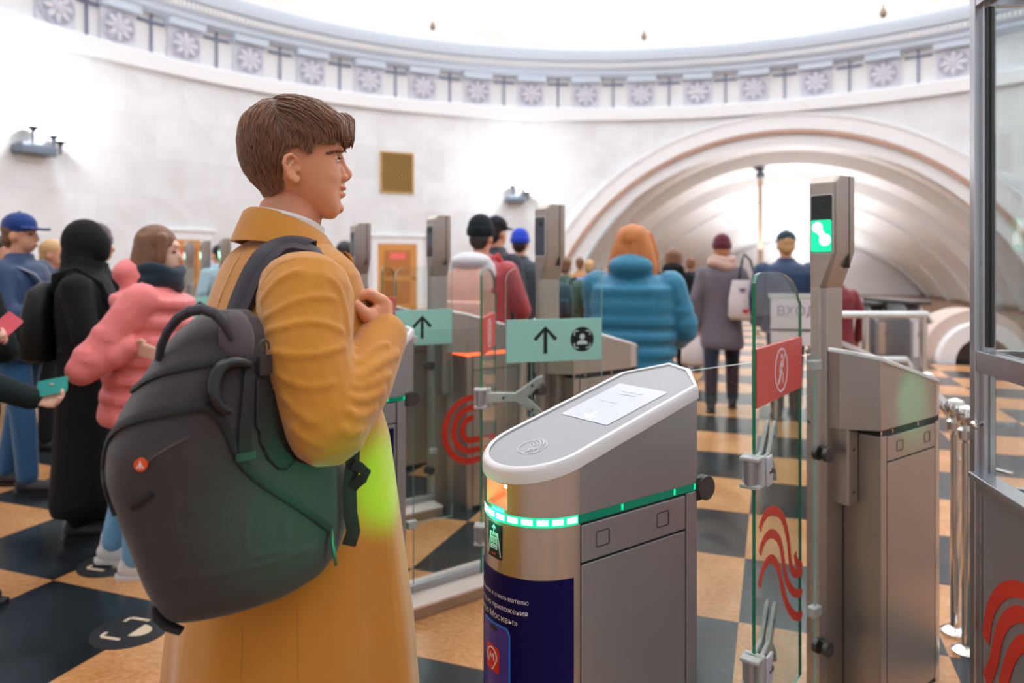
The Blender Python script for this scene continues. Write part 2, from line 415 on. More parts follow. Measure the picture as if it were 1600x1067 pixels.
def cross_proto():
    r = thing('frieze_grille', 'x', 'wall ornament')
    a = MB(); a.bx((-0.022, 0, 0.0), (0.022, 0.06, 1.02)); a.build('post', FRIEZED, r, smooth=False)
    a = MB(); a.bx((-0.36, 0.01, 0.80), (0.36, 0.05, 0.87)); a.build('rail', FRIEZED, r, smooth=False)
    return r
cp_ = cross_proto(); first = True
for i in range(len(angs)-1):
    t = (angs[i]+angs[i+1])/2
    lab = 'thin grey cross-shaped bar in the frieze, right of the %s rosette from the left' % ORD[i]
    if first: o = cp_; o['label'] = lab; o['group'] = 'cross bars in the frieze'; first = False
    else: o = dup(cp_, label=lab, group='cross bars in the frieze')
    o.location = pol(t, HR+0.05, 6.87); o.rotation_euler = (0, 0, t-PI/2)

# arch mouldings on the round wall, then the vaulted tunnel
def archcurve(R, roff, n=72, zoff=0.0):
    out = []
    amax = math.acos(min(1, (0-ARC_Z)/R)) if R > -ARC_Z else 0
    for k in range(n+1):
        a = -amax+2*amax*k/n; sa = R*math.sin(a); z = ARC_Z+R*math.cos(a)+zoff
        out.append(pol(TA-sa/HR, HR+roff, z))
    return out
def archband(name, R0, R1, off0, off1, matl):
    a = archcurve(R0, off0); b = archcurve(R1, off0); c = archcurve(R1, off1); d = archcurve(R0, off1)
    mb = MB(); mb.loft([[a[i], b[i], c[i], d[i]] for i in range(len(a))]); return struct(mb.build(name, matl, ang=40))
archband('trim_5', 8.02, 8.16, -0.20, 0.3, BROWNST)
archband('trim_6', 8.16, 8.62, -0.10, 0.05, PLAST)
archband('trim_7', 8.62, 8.72, -0.14, 0.05, PLAST)
archband('trim_8', 7.66, 8.02, -0.06, 1.0, PLAST)
ER = Vector((math.cos(TA), math.sin(TA), 0)); ET = Vector((-math.sin(TA), math.cos(TA), 0))
def tun(R, t, drop, n=60):
    zc = ARC_Z-drop; amax = math.acos(max(-1, min(1, (-0.05-zc)/R)))
    base = HC+ER*(HR+t)
    return [base-ET*(R*math.sin(-amax+2*amax*k/n))+Vector((0, 0, zc+R*math.cos(-amax+2*amax*k/n))) for k in range(n+1)]
tb = MB()
seq = [(7.70, 0.2, 0), (7.66, 1.4, 0.0), (7.30, 1.45, 0.05), (7.25, 3.2, 0.15), (6.9, 3.25, 0.2), (6.75, 6.5, 0.75), (6.65, 9.5, 1.2), (6.5, 13, 1.6)]
tb.loft([tun(*q) for q in seq], caps=False, closed=False)
o = tb.build('ceiling_vault', VAULT, ang=35); struct(o)
so = o.modifiers.new('thick', 'SOLIDIFY'); so.thickness = 0.1; so.offset = 1
rb = MB()
for R, t, dr in ((6.82, 4.9, 0.48), (6.72, 8.0, 0.98), (6.6, 11.2, 1.40)):
    a = tun(R, t, dr); b = tun(R-0.10, t, dr); c = tun(R-0.10, t+0.28, dr); d = tun(R, t+0.28, dr)
    rb.loft([[a[i], b[i], c[i], d[i]] for i in range(len(a))])
struct(rb.build('trim_9', BROWNST if False else PLAST, ang=40))
ec = tun(6.55, 12.9, 1.6); eb = MB(); eb.add(ec+[p+ER*0.2 for p in ec], [tuple(range(len(ec))), tuple(range(2*len(ec)-1, len(ec)-1, -1))])
struct(eb.build('wall_end', VAULT, smooth=False))

# door with its casing in the round wall, vent grille, wall lamps
td, kd = hp_ang(620)
WOOD = mat('orange_wood', srgb(206, 140, 70), 0.4, var=0.12, vscale=3, stretch=(6, 6, 0.6))
WOODD = mat('wood_recess', srgb(176, 110, 50), 0.45)
dr = thing('door_1', None, None, pol(td, HR-0.02, 0), td-PI/2); dr['kind'] = 'structure'
b = MB(); b.bx((-0.66, -0.06, 0), (0.66, 0.02, 2.12)); b.build('door_leaf', WOOD, dr, smooth=False, bevel=0.01)
b = MB(); b.bx((-0.44, -0.085, 1.12), (0.44, -0.055, 1.92)); b.bx((-0.44, -0.085, 0.2), (0.44, -0.055, 0.95)); b.build('panel', WOODD, dr, smooth=False, bevel=0.015)
b = MB(); b.bx((-0.26, -0.10, 1.62), (0.26, -0.088, 1.84)); b.build('notice', mat('notice_red', srgb(236, 110, 100), 0.5), dr, smooth=False)
b = MB(); b.bx((-0.86, -0.08, 0), (-0.66, 0.05, 2.34)); b.bx((0.66, -0.08, 0), (0.86, 0.05, 2.34)); b.bx((-0.66, -0.08, 2.12), (0.66, 0.05, 2.34)); b.bx((-0.95, -0.12, 2.34), (0.95, 0.05, 2.42)); b.build('casing', PLAST, dr, smooth=False, bevel=0.01)
b = MB(); b.ell((0.55, -0.1, 1.02), (0.04, 0.05, 0.04), n=10); b.build('handle', DARKM, dr)
td2, _ = hp_ang(281)
dr2 = dup(dr, loc=pol(td2, HR-0.02, 0), rz=td2-PI/2); dr2.name = 'door_2'
tv, kv = hp_ang(620); sv = F/kv
vg = thing('ventilation_grille', 'square brass lattice ventilation grille high on the marble wall', 'vent grille', pol(tv, HR-0.01, EYE+(HZ-302)/F*kv), tv-PI/2)
vw = 54/F*kv; vh = 64/F*kv
BRASS = mat('old_brass', srgb(196, 156, 88), 0.45, 0.3); BRASSD = mat('vent_dark', srgb(70, 50, 26), 0.6)
b = MB(); b.bx((-vw/2, -0.01, 0), (vw/2, 0.02, vh)); b.build('backing', BRASSD, vg, smooth=False)
b = MB()
for lo, hi in (((-vw/2, -0.05, 0), (-vw/2+0.05, 0, vh)), ((vw/2-0.05, -0.05, 0), (vw/2, 0, vh)), ((-vw/2, -0.05, 0), (vw/2, 0, 0.05)), ((-vw/2, -0.05, vh-0.05), (vw/2, 0, vh))): b.bx(lo, hi)
b.build('frame', BRASS, vg, smooth=False)
b = MB(); nn = 11
for k in range(-nn, nn+1):
    for sgn in (1, -1):
        c0 = k*vw/nn*1.2
        pts = []
        for q in np.linspace(0, 1, 40):
            x = -vw/2+vw*q; z = vh/2+sgn*x+c0
            if 0.03 < z < vh-0.03: pts.append((x, -0.025-0.004*sgn, z))
        if len(pts) > 2: b.tube([pts[0], pts[-1]], 0.012, n=4)
b.build('lattice', BRASS, vg, smooth=False)

SCON = mat('sconce_bronze', srgb(100, 108, 120), 0.35, 0.6)
BOWL = mat('lamp_bowl', (1, 0.98, 0.94), 0.4, emit=6.0, ecol=(1, 0.98, 0.95, 1))
def wall_lamp(px, py, wpx, label, power):
    t, k = hp_ang(px); s = k/F; W = wpx*s
    r = thing('wall_lamp', label, 'wall lamp', pol(t, HR-0.01, EYE+(HZ-py)*s), t-PI/2)
    b = MB(); b.bx((-W/2, -0.34, -0.08), (W*0.30, -0.02, 0.12)); b.bx((-W/2+0.06, -0.30, 0.12), (W*0.30-0.06, -0.06, 0.16)); b.build('tray', SCON, r, smooth=False, bevel=0.02)
    b = MB(); b.bx((-W*0.4, -0.05, -0.22), (W*0.2, 0.0, 0.05)); b.build('back_plate', PLAST, r, smooth=False, bevel=0.02)
    for x, z, sc in ((-W*0.16, 0.52, 1.0), (W*0.30, 0.40, 0.9), (W*0.46, 0.30, 0.8)):
        b = MB(); b.tube([(x, -0.2, 0.0), (x, -0.22, z-0.1)], 0.03, n=8); b.lathe([(0.02, z-0.14), (0.06, z-0.06), (0.19*sc, z), (0.17*sc, z), (0.03, z-0.05)], (x, -0.22, 0), n=14)
        c = b.build('cup', SCON, r)
        g = MB(); g.ell((x, -0.22, z+0.02), (0.12*sc, 0.12*sc, 0.05), n=12); g.build('bulb', BOWL, c)
    l = lamp('wall_lamp_light', 'POINT', (0, -0.55, 0.85), power, (0.93, 0.97, 1.0), 0.18); l.parent = r
    return r
wall_lamp(52, 238, 72, 'three-cup bronze uplight on the marble wall at the far left', 170)
wall_lamp(806, 314, 36, 'bronze uplight on the marble wall between the brass grille and the arch', 170)
for i, (px, py, dd) in enumerate(((676, 40, 20.0), (1006, 55, 20.0), (1380, 19, 17.5))):
    p = P(px, py, dd)
    r = thing('dome_pendant', 'small drop pendant under the dome, %s of three' % ('leftmost', 'middle', 'rightmost')[i], 'pendant', p, 0, 'small pendants under the dome')
    b = MB(); b.lathe([(0.012, 0.22), (0.025, 0.12), (0.05, 0.07), (0.08, 0.01), (0.085, -0.05), (0.06, -0.11), (0.02, -0.14)], n=12); b.build('drop', mat('pendant_gold', srgb(150, 136, 116), 0.35, 0.4), r)
    b = MB(); b.tube([(0, 0, 0.2), (0, 0, 12.6-p.z-0.25*i)], 0.012, n=6); b.build('cord', PLAST, r)
# lamp post in the vaulted tunnel
p = P(1188, 410, 25.5); p.z = 0
TAN = mat('tan_post', srgb(196, 172, 150), 0.4)
r = thing('lamp_post', 'tall slim tan lamp post standing in the vaulted tunnel', 'lamp post', p)
b = MB(); b.tube([(0, 0, 0), (0, 0, 4.55)], [0.10, 0.085], n=12); b.build('post', TAN, r)
b = MB(); b.ell((0, 0, 4.62), (0.16, 0.16, 0.12)); b.lathe([(0.02, 4.72), (0.24, 4.80), (0.03, 4.9)]); b.build('lamp_head', SCON, r)
b = MB(); b.tube([(0, 0, 4.85), (0, 0, 5.4)], 0.02, n=6); b.build('finial', SCON, r)
# ================================================================ the gate line
UA = Vector((0.805, 0.594, 0)); GRZ = math.atan2(0.594, 0.805)
ISL0 = Vector((0.155, 1.667, 0))
ISL = [ISL0, ISL0+Vector((-0.96, 1.25, 0)), ISL0+Vector((-1.57, 2.14, 0))]
for k in range(7): ISL.append(ISL[-1]+Vector((-0.62, 0.88, 0)))
def loc_ray(px, py, plane_pt, plane_n, org=ISL0, rz=GRZ):     # pixel -> point on a plane given in island coordinates
    R = Matrix.Rotation(-rz, 3, 'Z'); o = R @ (Vector((0, 0, EYE))-org)
    d = R @ Vector(((px-CX)/F, 1, -(py-HZ)/F)); n = Vector(plane_n); t = (Vector(plane_pt)-o).dot(n)/d.dot(n); return o+d*t
W2 = 0.14
def zt(x): return 1.05+0.27*x
def plan(off=0.0, n=20, rear=True):
    pts = [(0.42, -off)]
    if rear: pts += [(0.51+off, 0.10-off*0.5), (0.53+off, 0.19+off*0.5)]
    pts += [(0.42, 0.28+off)]
    for k in range(n+1):
        a = PI/2+PI*k/n; pts.append(((W2+off)*math.cos(a), W2+(W2+off)*math.sin(a)))
    return pts
def cylmap(mb, r=W2+0.0015):            # flat (x, z, h) -> the turnstile nose
    mb.v = [Vector((-(r+p.z)*math.cos(p.x/r), W2-(r+p.z)*math.sin(p.x/r), p.y)) for p in mb.v]; return mb
def slab2d(mb, xs, lo, hi, h=0.0, th=0.0006):   # a patch subdivided in x so it can bend
    mb.loft([[(x, lo(x), h), (x, hi(x), h), (x, hi(x), h+th), (x, lo(x), h+th)] for x in xs])
def rr_fn(w, h, r, cz):
    def half(x):
        ax = abs(x); 
        return h/2 if ax <= w/2-r else h/2-r+math.sqrt(max(0, r*r-(ax-(w/2-r))**2))
    return (lambda x: cz-half(x)), (lambda x: cz+half(x))
def add_text_cyl(name, body, size, x0, z0, parent, matl, fit=None):
    me = text_mesh(body, size, 'LEFT'); v = np.array([tuple(q.co) for q in me.vertices])
    if fit: v *= fit/(v[:, 0].max()-v[:, 0].min())
    r = W2+0.003
    for q, (x, y, _) in zip(me.vertices, v):
        al = (x+x0)/r; q.co = (-r*math.cos(al), W2-r*math.sin(al), z0+y)
    return link(name, me, matl, parent, False)
def cabinet(kind, name, label, led, exitm=False):
    r = thing(name, label, 'turnstile')
    MX = Matrix(((-1, 0, 0, 1.817), (0, 1, 0, 0), (0, 0, 1, 0), (0, 0, 0, 1))) if exitm else Matrix.Identity(4)
    def fin(mb, nm, m, par=r, **k):
        if exitm: mb.v = [MX @ Vector(p) for p in mb.v]
        return mb.build(nm, m, par, **k)
    side = STEELB if exitm else STEEL
    # lower part: curved nose, core, panels
    b = MB(); arc = [(W2*math.cos(PI/2+PI*k/24), W2+W2*math.sin(PI/2+PI*k/24)) for k in range(25)]
    b.prism(arc+[(0.004, 0.0), (0.004, 0.28)][:2], -0.08, 0.914); fin(b, 'nose_shell', STEELH)
    b = MB(); b.bx((0.004, 0.006, -0.08), (0.415, 0.274, 0.914)); fin(b, 'core', GAP, smooth=False)
    for y0, y1 in ((0.0, 0.006), (0.274, 0.28)):
        b = MB(); b.bx((0.008, y0, 0.822), (0.372, y1, 0.908)); pn = fin(b, 'service_panel', side, smooth=False, bevel=0.0015)
        for sx in (0.075, 0.285):
            yy = -0.0008 if y0 == 0 else 0.2808
            sl = MB(); q = rrect(0.042, 0.036, 0.004, 3, sx, 0.866)
            ribbon(sl, [(x, z) for x, z in q], 0.0022, frame((0, yy, 0), (1, 0, 0), (0, 0, 1)), 0.0008, True); fin(sl, 'slot_cover', DARKM, pn)
        b = MB(); b.bx((0.008, y0, -0.06), (0.372, y1, 0.816)); fin(b, 'side_panel', side, smooth=False, bevel=0.0015)
        b = MB(); b.bx((0.378, y0, -0.08), (0.42, y1, 0.912)); fin(b, 'edge_post', side, smooth=False, bevel=0.0015)
    b = MB(); b.bx((0.406, 0.004, -0.08), (0.42, 0.276, 0.914)); fin(b, 'rear_panel', side, smooth=False, bevel=0.002)
    # LED band, split: bright nose and dim sides
    b = MB(); aa = [PI/2+PI*k/24 for k in range(25)]
    b.prism([((W2-0.002)*math.cos(a), W2+(W2-0.002)*math.sin(a)) for a in aa]+[(0.0, 0.002)], 0.914, 0.937); fin(b, 'light_band', led[0])
    if led[1]:
        c = MB()
        for k in range(1, 24, 2):
            a0, a1 = PI/2+PI*(k-0.75)/24, PI/2+PI*(k+0.75)/24
            c.loft([[((W2+q)*math.cos(a), W2+(W2+q)*math.sin(a), z) for q, z in ((-0.003, 0.919), (-0.0005, 0.919), (-0.0005, 0.932), (-0.003, 0.932))] for a in (a0, (a0+a1)/2, a1)])
        fin(c, 'light_segments', led[1])
    b = MB(); b.bx((0.0, 0.003, 0.914), (0.42, 0.277, 0.934)); fin(b, 'side_light_band', led[2], smooth=False)
    b = MB()
    for x in (0.14, 0.33, 0.41): b.bx((x, 0.0015, 0.917), (x+0.006, 0.2785, 0.932))
    fin(b, 'band_clip', led[3], smooth=False)
    # upper part under the sloping top
    rows = [0.937, 0.946, 1.004]
    AL = [-90, -70, -50, -34, -17, -8, 0, 8, 17, 34, 50, 70, 90]
    def pn_(al, z, rr=W2): return (-rr*math.cos(math.radians(al)), W2-rr*math.sin(math.radians(al)), z)
    b = MB()
    for i in range(len(AL)-1):
        sub = np.linspace(AL[i], AL[i+1], 4)
        for j in range(3):
            if not exitm and j == 1 and -17 <= AL[i] < 17: continue
            for q in range(3):
                def zz(al, jj): return rows[jj] if jj < 3 else zt(-W2*math.cos(math.radians(al)))+(0.016 if exitm else 0)
                b.add([pn_(sub[q], zz(sub[q], j)), pn_(sub[q+1], zz(sub[q+1], j)), pn_(sub[q+1], zz(sub[q+1], j+1)), pn_(sub[q], zz(sub[q], j+1))], [(0, 1, 2, 3)])
    b.weld = True; fin(b, 'nose_head', STEELH)
    b = MB(); pl = [(0.0, 0.0), (0.42, 0.0), (0.51, 0.10), (0.53, 0.19), (0.42, 0.28), (0.0, 0.28)]
    b.loft([[(x, y, 0.934) for x, y in pl], [(x, y, zt(x)+(0.018 if exitm else 0.002)) for x, y in pl]]); fin(b, 'head_body', side, ang=20, bevel=0.002)
    if not exitm:
        cav = MB()
        f_ = [pn_(-17, 0.946), pn_(17, 0.946), pn_(17, 1.004), pn_(-17, 1.004)]; k_ = [(-0.095, W2+0.03, 0.958), (-0.095, W2-0.03, 0.958), (-0.088, W2-0.028, 0.998), (-0.088, W2+0.028, 0.998)]
        cav.add(f_+k_, [(0, 1, 5, 4), (1, 2, 6, 5), (2, 3, 7, 6), (3, 0, 4, 7), (4, 5, 6, 7)])
        cv = fin(cav, 'scanner_recess', mat('scanner_recess', srgb(220, 150, 120), 0.5), fixn=False)
        e = MB(); e.box((-0.098, W2+0.0, 0.984), (0.004, 0.034, 0.012)); fin(e, 'scanner_light', mat('scanner_lamp', (1, 0.75, 0.5), 0.3, emit=4, ecol=(1, 0.72, 0.45, 1)), cv, smooth=False)
        lg = lamp('scanner_glow', 'POINT', (-0.112, W2, 0.978), 0.035, (1, 0.62, 0.4), 0.01); lg.parent = cv
    # rim and top plate
    o_ = plan(0.005); i_ = plan(-0.011)
    b = MB(); b.loft([[(x, y, zt(x)+(0.014 if exitm else -0.004)) for x, y in o_], [(x, y, zt(x)+0.022) for x, y in o_], [(x*0.995, y, zt(x)+0.030) for x, y in plan(0.0)], [(x, y, zt(x)+0.030) for x, y in i_], [(x, y, zt(x)+0.024) for x, y in i_]], caps=True)
    fin(b, 'rim', WHITEP if not exitm else STEELH, ang=50)
    b = MB(); b.loft([[(x, y, zt(x)+0.020) for x, y in plan(-0.012)], [(x, y, zt(x)+0.0265) for x, y in plan(-0.012)]]); tp = fin(b, 'top_plate', STEELT, ang=30)
    if not exitm:
        TPn = Vector((-0.27, 0, 1)).normalized(); TPp = (0, 0, zt(0)+0.027)
        cs = [loc_ray(px, py, TPp, TPn) for px, py in ((876.5, 646.6), (968, 599), (1044.5, 613), (948.5, 664.6))]
        scn = MB(); scn.add([c+TPn*0.0006 for c in cs], [(0, 1, 2, 3)]); sc_o = fin(scn, 'screen', mat('screen_white', (0.46, 0.48, 0.54), 0.25, emit=0.10, ecol=(0.85, 0.87, 1, 1)), tp, smooth=False)
        ex = (cs[3]-cs[0]).normalized(); ey = (cs[1]-cs[0]).normalized(); Wd = (cs[3]-cs[0]).length; Ht = (cs[1]-cs[0]).length
        M = frame(cs[0]+TPn*0.0012, ex, ey); mk = MB()
        for k, (x0, x1, y) in enumerate(((0.28, 0.72, 0.82), (0.34, 0.66, 0.74), (0.2, 0.6, 0.5))): ribbon(mk, [(x0*Wd, y*Ht), (x1*Wd, y*Ht)], 0.004, M, 0.0002)
        fin(mk, 'screen_text', mat('screen_faint', (0.50, 0.54, 0.64), 0.3, emit=0.1), sc_o, smooth=False)
        mk = MB(); ribbon(mk, [(0.50*Wd, 0.05*Ht), (0.50*Wd, 0.22*Ht)], 0.006, M, 0.0003); ribbon(mk, [(0.38*Wd, 0.13*Ht), (0.50*Wd, 0.05*Ht), (0.62*Wd, 0.13*Ht)], 0.006, M, 0.0003)
        fin(mk, 'screen_arrow', mat('screen_bright', (1, 1, 1), 0.3, emit=1.0, ecol=(1, 1, 1, 1)), sc_o, smooth=False)
        c0 = loc_ray(832, 698, TPp, TPn); M = frame(c0+TPn*0.0004, (0, -1, 0), (1, 0, 0.27))
        ic = MB(); ribbon(ic, circle(0.036, 40), 0.0018, M, 0.0004, True)
        for k in range(5):
            rr = 0.010+0.006*k
            ribbon(ic, [(-0.016+rr*math.cos(a), 0.006+rr*0.9*math.sin(a)-0.012+0.004*k) for a in np.linspace(0.35, 1.9, 10)], 0.0022, M, 0.0004)
        ribbon(ic, [(0.004, -0.034), (0.008, -0.020), (0.006, -0.012), (0.012, -0.004), (0.018, 0.002), (0.017, -0.006)], 0.0016, M, 0.0004)
        ribbon(ic, [(0.032, -0.024), (0.030, -0.010), (0.024, 0.002), (0.014, 0.012), (0.012, 0.008), (0.019, -0.002)], 0.0016, M, 0.0004)
        ribbon(ic, [(0.000, -0.012), (0.010, -0.020), (0.018, -0.010), (0.009, -0.004), (0.000, -0.012)], 0.0014, M, 0.0004)
        tag(fin(ic, 'contactless_symbol', WHITEI, tp, smooth=False), 'white contactless payment symbol with a hand in a circle')
        # black pictogram sticker under the light band
        st = MB(); slab2d(st, np.linspace(-0.026, 0.026, 10), lambda x: 0.826, lambda x: 0.906); sto = fin(cylmap(st), 'pictogram_sticker', INK)
        ic = MB()
        def rb(pts, wd=0.0022, cl=False):
            bs = band(pts, wd, cl); rg = [[(l[0], l[1], 0.0008), (q[0], q[1], 0.0008), (q[0], q[1], 0.0014), (l[0], l[1], 0.0014)] for l, q in bs]
            if cl: rg.append(rg[0])
            ic.loft(rg, caps=not cl)
        rb([(-0.023, 0.832), (-0.014, 0.886)]); rb([(0.024, 0.832), (0.014, 0.886)]); rb([(-0.014, 0.884), (0.014, 0.884)])
        rb([(0, 0.884), (0, 0.902)]); rb([(-0.007, 0.895), (0, 0.903), (0.007, 0.895)])
        for z0 in (0.848, 0.866):
            rb([(-0.013, z0), (0.013, z0), (0.013, z0+0.014), (-0.013, z0+0.014)], 0.002, True)
            for k in range(4): rb([(-0.009+0.006*k, z0+0.003), (-0.009+0.006*k, z0+0.010)], 0.003)
        fin(cylmap(ic), 'pictogram', WHITEI, sto, smooth=False)
        ic = MB()
        for k in (-0.006, 0.004): slab2d(ic, np.linspace(k-0.003, k+0.003, 3), lambda x: 0.833, lambda x: 0.838, 0.0008)
        fin(cylmap(ic), 'red_mark', REDP, sto, smooth=False)
        if kind == 'ad':
            ad = MB(); slab2d(ad, np.linspace(-0.212, 0.206, 40), lambda x: -0.05, lambda x: 0.794); ado = tag(fin(cylmap(ad), 'advert_panel', NAVYP), 'navy advert with white text and a phone')
            for i, (tx, z, fit) in enumerate((('Приложите к считывателю', 0.738, 0.192), ('QR-код из приложения', 0.712, 0.190), ('«Метро Москвы»', 0.686, 0.170))):
                add_text_cyl('advert_text', tx, 0.02, -0.094 if i < 2 else -0.098, z, ado, WHITEI, fit)
            lo, hi = rr_fn(0.106, 0.22, 0.018, 0.565); ph = MB(); slab2d(ph, np.linspace(-0.053, 0.053, 30), lo, hi, 0.001); pho = fin(cylmap(ph), 'phone_outline', mat('phone_blue', srgb(40, 130, 235), 0.3), ado)
            lo, hi = rr_fn(0.098, 0.212, 0.015, 0.565); ph = MB(); slab2d(ph, np.linspace(-0.049, 0.049, 30), lo, hi, 0.0018); fin(cylmap(ph), 'phone_screen', mat('phone_violet', srgb(70, 56, 150), 0.3), pho)
            lo, hi = rr_fn(0.030, 0.009, 0.004, 0.662); ph = MB(); slab2d(ph, np.linspace(-0.015, 0.015, 12), lo, hi, 0.0026); fin(cylmap(ph), 'phone_notch', INK, pho)
            add_text_cyl('phone_caption', 'Метро Москвы', 0.012, -0.034, 0.634, pho, WHITEI, 0.068)
            lo, hi = rr_fn(0.052, 0.060, 0.006, 0.590); ph = MB(); slab2d(ph, np.linspace(-0.030, 0.022, 14)+0, lambda x: lo(x+0.004), lambda x: hi(x+0.004), 0.003); lg = fin(cylmap(ph), 'red_tile', mat('tile_red', srgb(222, 40, 36), 0.35), pho)
            ic = MB()
            rb([(-0.004+0.018*math.cos(a), 0.594+0.020*math.sin(a)) for a in np.linspace(-0.9, 4.1, 22)]+[], 0.0032)
            rb([(0.0072, 0.578), (0.002, 0.568), (-0.004, 0.564)], 0.0032)
            rb([(-0.013, 0.586), (-0.009, 0.602), (-0.004, 0.592), (0.001, 0.602), (0.005, 0.586)], 0.0036)
            ic.v = [Vector((p.x, p.y, p.z+0.0032)) for p in ic.v]; fin(cylmap(ic), 'letter_mark', WHITEI, lg, smooth=False)
        else:
            ad = MB(); ad.bx((0.02, -0.004, 0.05), (0.36, 0.002, 0.80)); ado = tag(fin(ad, 'advert_panel', NAVYP, smooth=False), 'navy advert with white letters on the side')
            for tx, z in (('m', 0.60), ('n', 0.44)):
                me = text_mesh(tx, 0.20, 'RIGHT')
                for q in me.vertices: q.co = (0.335+q.co.x, -0.0055, z+q.co.y)
                link('advert_letter', me, WHITEI, ado, False)
    # round hinge cover behind
    if exitm: return r
    b = MB(); b.prism(circle(0.032, 20), -0.012, 0.012, frame((0.452, 0.004, 0.915), (1, 0, 0), (0, 0, 1))); b.bx((0.415, 0.0, 0.885), (0.452, 0.01, 0.945)); fin(b, 'hinge_cover', DARKM)
    return r
def place(o, k, du=0.0): o.location = ISL[k]; o.rotation_euler = (0, 0, GRZ); return o
LEDG = (GREENL, GREENW, GREENM, GREENL); LEDD = (GAP, None, GAP, CHROME); LEDR = (REDL, None, REDL, REDL)
entryA = place(cabinet('ad', 'entry_turnstile', 'steel turnstile with white-rimmed sloping screen top and navy phone advert in front', LEDG), 0)
lamp_c = lamp('band_glow', 'POINT', (-0.17, 0.16, 0.925), 0.35, (0.0, 1.0, 0.45), 0.02); lamp_c.parent = entryA
entryB = place(cabinet('letters', 'entry_turnstile', 'steel turnstile half hidden behind the camel coat, its navy side panel lettered white', LEDG), 1)
entryB.name = 'entry_turnstile.001'
entN = ['steel turnstile with green light band that the woman in pink taps on', 'steel turnstile just beyond the one the woman in pink taps']
for k, lab in zip((3, 4), entN):
    o = dup(entryA, label=lab, skip=('advert_panel', 'band_glow', 'pictogram_sticker')); place(o, k)
o = dup(entryB, label='steel turnstile behind the teal arrow sign left of the red-lit gate', skip=()); place(o, 2)
exitA = place(cabinet('x', 'exit_turnstile', 'brown-tinted steel turnstile end behind the tall post with the green screen', LEDD, True), 0)
exitB = place(dup(exitA, label='steel turnstile end with sloping top below the teal sign with the face symbol'), 1)
exitC = cabinet('x', 'exit_turnstile', 'steel turnstile end with a red light band between the two teal signs', LEDR, True); place(exitC, 2)
LEFTN = ['fourth', 'fifth']
exitD = place(dup(exitA, label='steel turnstile end seen between the coat lapel and the orange door, fourth from the right'), 3)

# ---------- face scanner posts
def tower(name, label, lit):
    r = thing(name, label, 'face scanner')
    x0, yl, yr = 1.27, 0.188, 0.0898
    def ring(z, ypr, cx=0.0, xf=0.0, xr=1.39): return [(x0+xf, yl, z), (x0+xf, ypr+0.016-cx, z), (x0+xf+0.016-cx, ypr, z), (xr, ypr, z), (xr, yl, z)]
    b = MB(); b.loft([ring(-0.08, 0.135), ring(1.43, 0.135)]); b.build('pole', STEELB, r, ang=20, bevel=0.002)
    b = MB(); b.loft([ring(1.43, 0.135), ring(1.555, yr, 0.008, -0.006), ring(1.80, yr, 0.008, -0.006), ring(1.825, yr, 0.008, 0.02)]); hd = b.build('head', STEELB, r, ang=20, bevel=0.002)
    b = MB(); b.bx((1.352, yr-0.001, 1.50), (1.358, yl+0.001, 1.824)); b.build('seam', DARKM, hd, smooth=False)
    M = frame((x0-0.0065, (yl+yr)/2, 1.655), (0, -1, 0), (0, 0, 1))     # x to the right on the face, y up, z outwards
    b = MB(); b.prism(rrect(0.088, 0.212, 0.010), 0, 0.004, M); bz = b.build('bezel', GREYP, r)
    b = MB(); b.prism(rrect(0.078, 0.200, 0.008), 0.002, 0.0052, M); b.build('screen', BLACKP if lit else mat('screen_off', srgb(18, 34, 60), 0.08, coat=0.5), r)
    b = MB(); b.prism(circle(0.014, 20, 0.004, 0.068), 0.005, 0.007, M); b.prism(circle(0.007, 14, 0.004, 0.068), 0.006, 0.009, M); b.build('camera_lens', mat('lens_dark', srgb(14, 40, 34), 0.08), r)
    if lit:
        b = MB(); b.prism(rrect(0.076, 0.112, 0.008, cy=-0.042), 0.0045, 0.0062, M); lp = b.build('green_display', mat('display_green', (0.0, 0.7, 0.35), 0.3, emit=0.9, ecol=(0.0, 0.75, 0.33, 1)), r)
        b = MB(); b.prism(circle(0.019, 24, -0.014, -0.012), 0.0055, 0.0072, M); b.prism(circle(0.021, 24, 0.014, -0.056), 0.0055, 0.0072, M)
        ribbon(b, [(-0.012, -0.016), (0.013, -0.052)], 0.022, M @ Matrix.Translation((0, 0, 0.0055)), 0.0014); b.build('white_figure', mat('display_white', (1, 1, 1), 0.3, emit=2.2, ecol=(0.9, 1, 0.96, 1)), lp)
    b = MB(); b.bx((x0+0.0, yr+0.012, 1.772), (x0+0.012, yl-0.008, 1.800)); b.build('hood_recess_dark', DARKM, r, smooth=False)  # dark box in place of the dark cut-away recess above the screen
    b = MB(); b.bx((1.325, 0.078, 0.665), (1.394, 0.196, 1.19)); pl = b.build('hinge_plate', STEELB, r, smooth=False, bevel=0.006)
    b = MB()
    for z in (0.71, 0.86, 1.14): b.prism(circle(0.005, 10), 0, 0.002, frame((1.36, 0.0775, z), (1, 0, 0), (0, 0, 1)))
    b.build('screw', DARKM, pl)
    for z in (0.853, 0.176):
        b = MB()
        for y in (0.11, 0.148): b.prism(circle(0.026, 20), -0.008, 0.008, frame((1.25, y, z), (1, 0, 0), (0, 0, 1)))
        b.bx((1.25, 0.105, z-0.02), (1.275, 0.155, z+0.02)); b.build('hinge_knob', DARKM, r, ang=40)
    return r
towerA = place(tower('face_scanner_post', 'tall steel face scanner post with lit green screen in the right foreground', True), 0)
towerB = tower('face_scanner_post', 'steel face scanner post with dark screen above the teal face-symbol sign', False)
towerB.location = ISL[1]+Vector((0.02, 0.0, 0)); towerB.rotation_euler = (0, 0, GRZ)
TD = {2: -0.05, 3: -0.125}
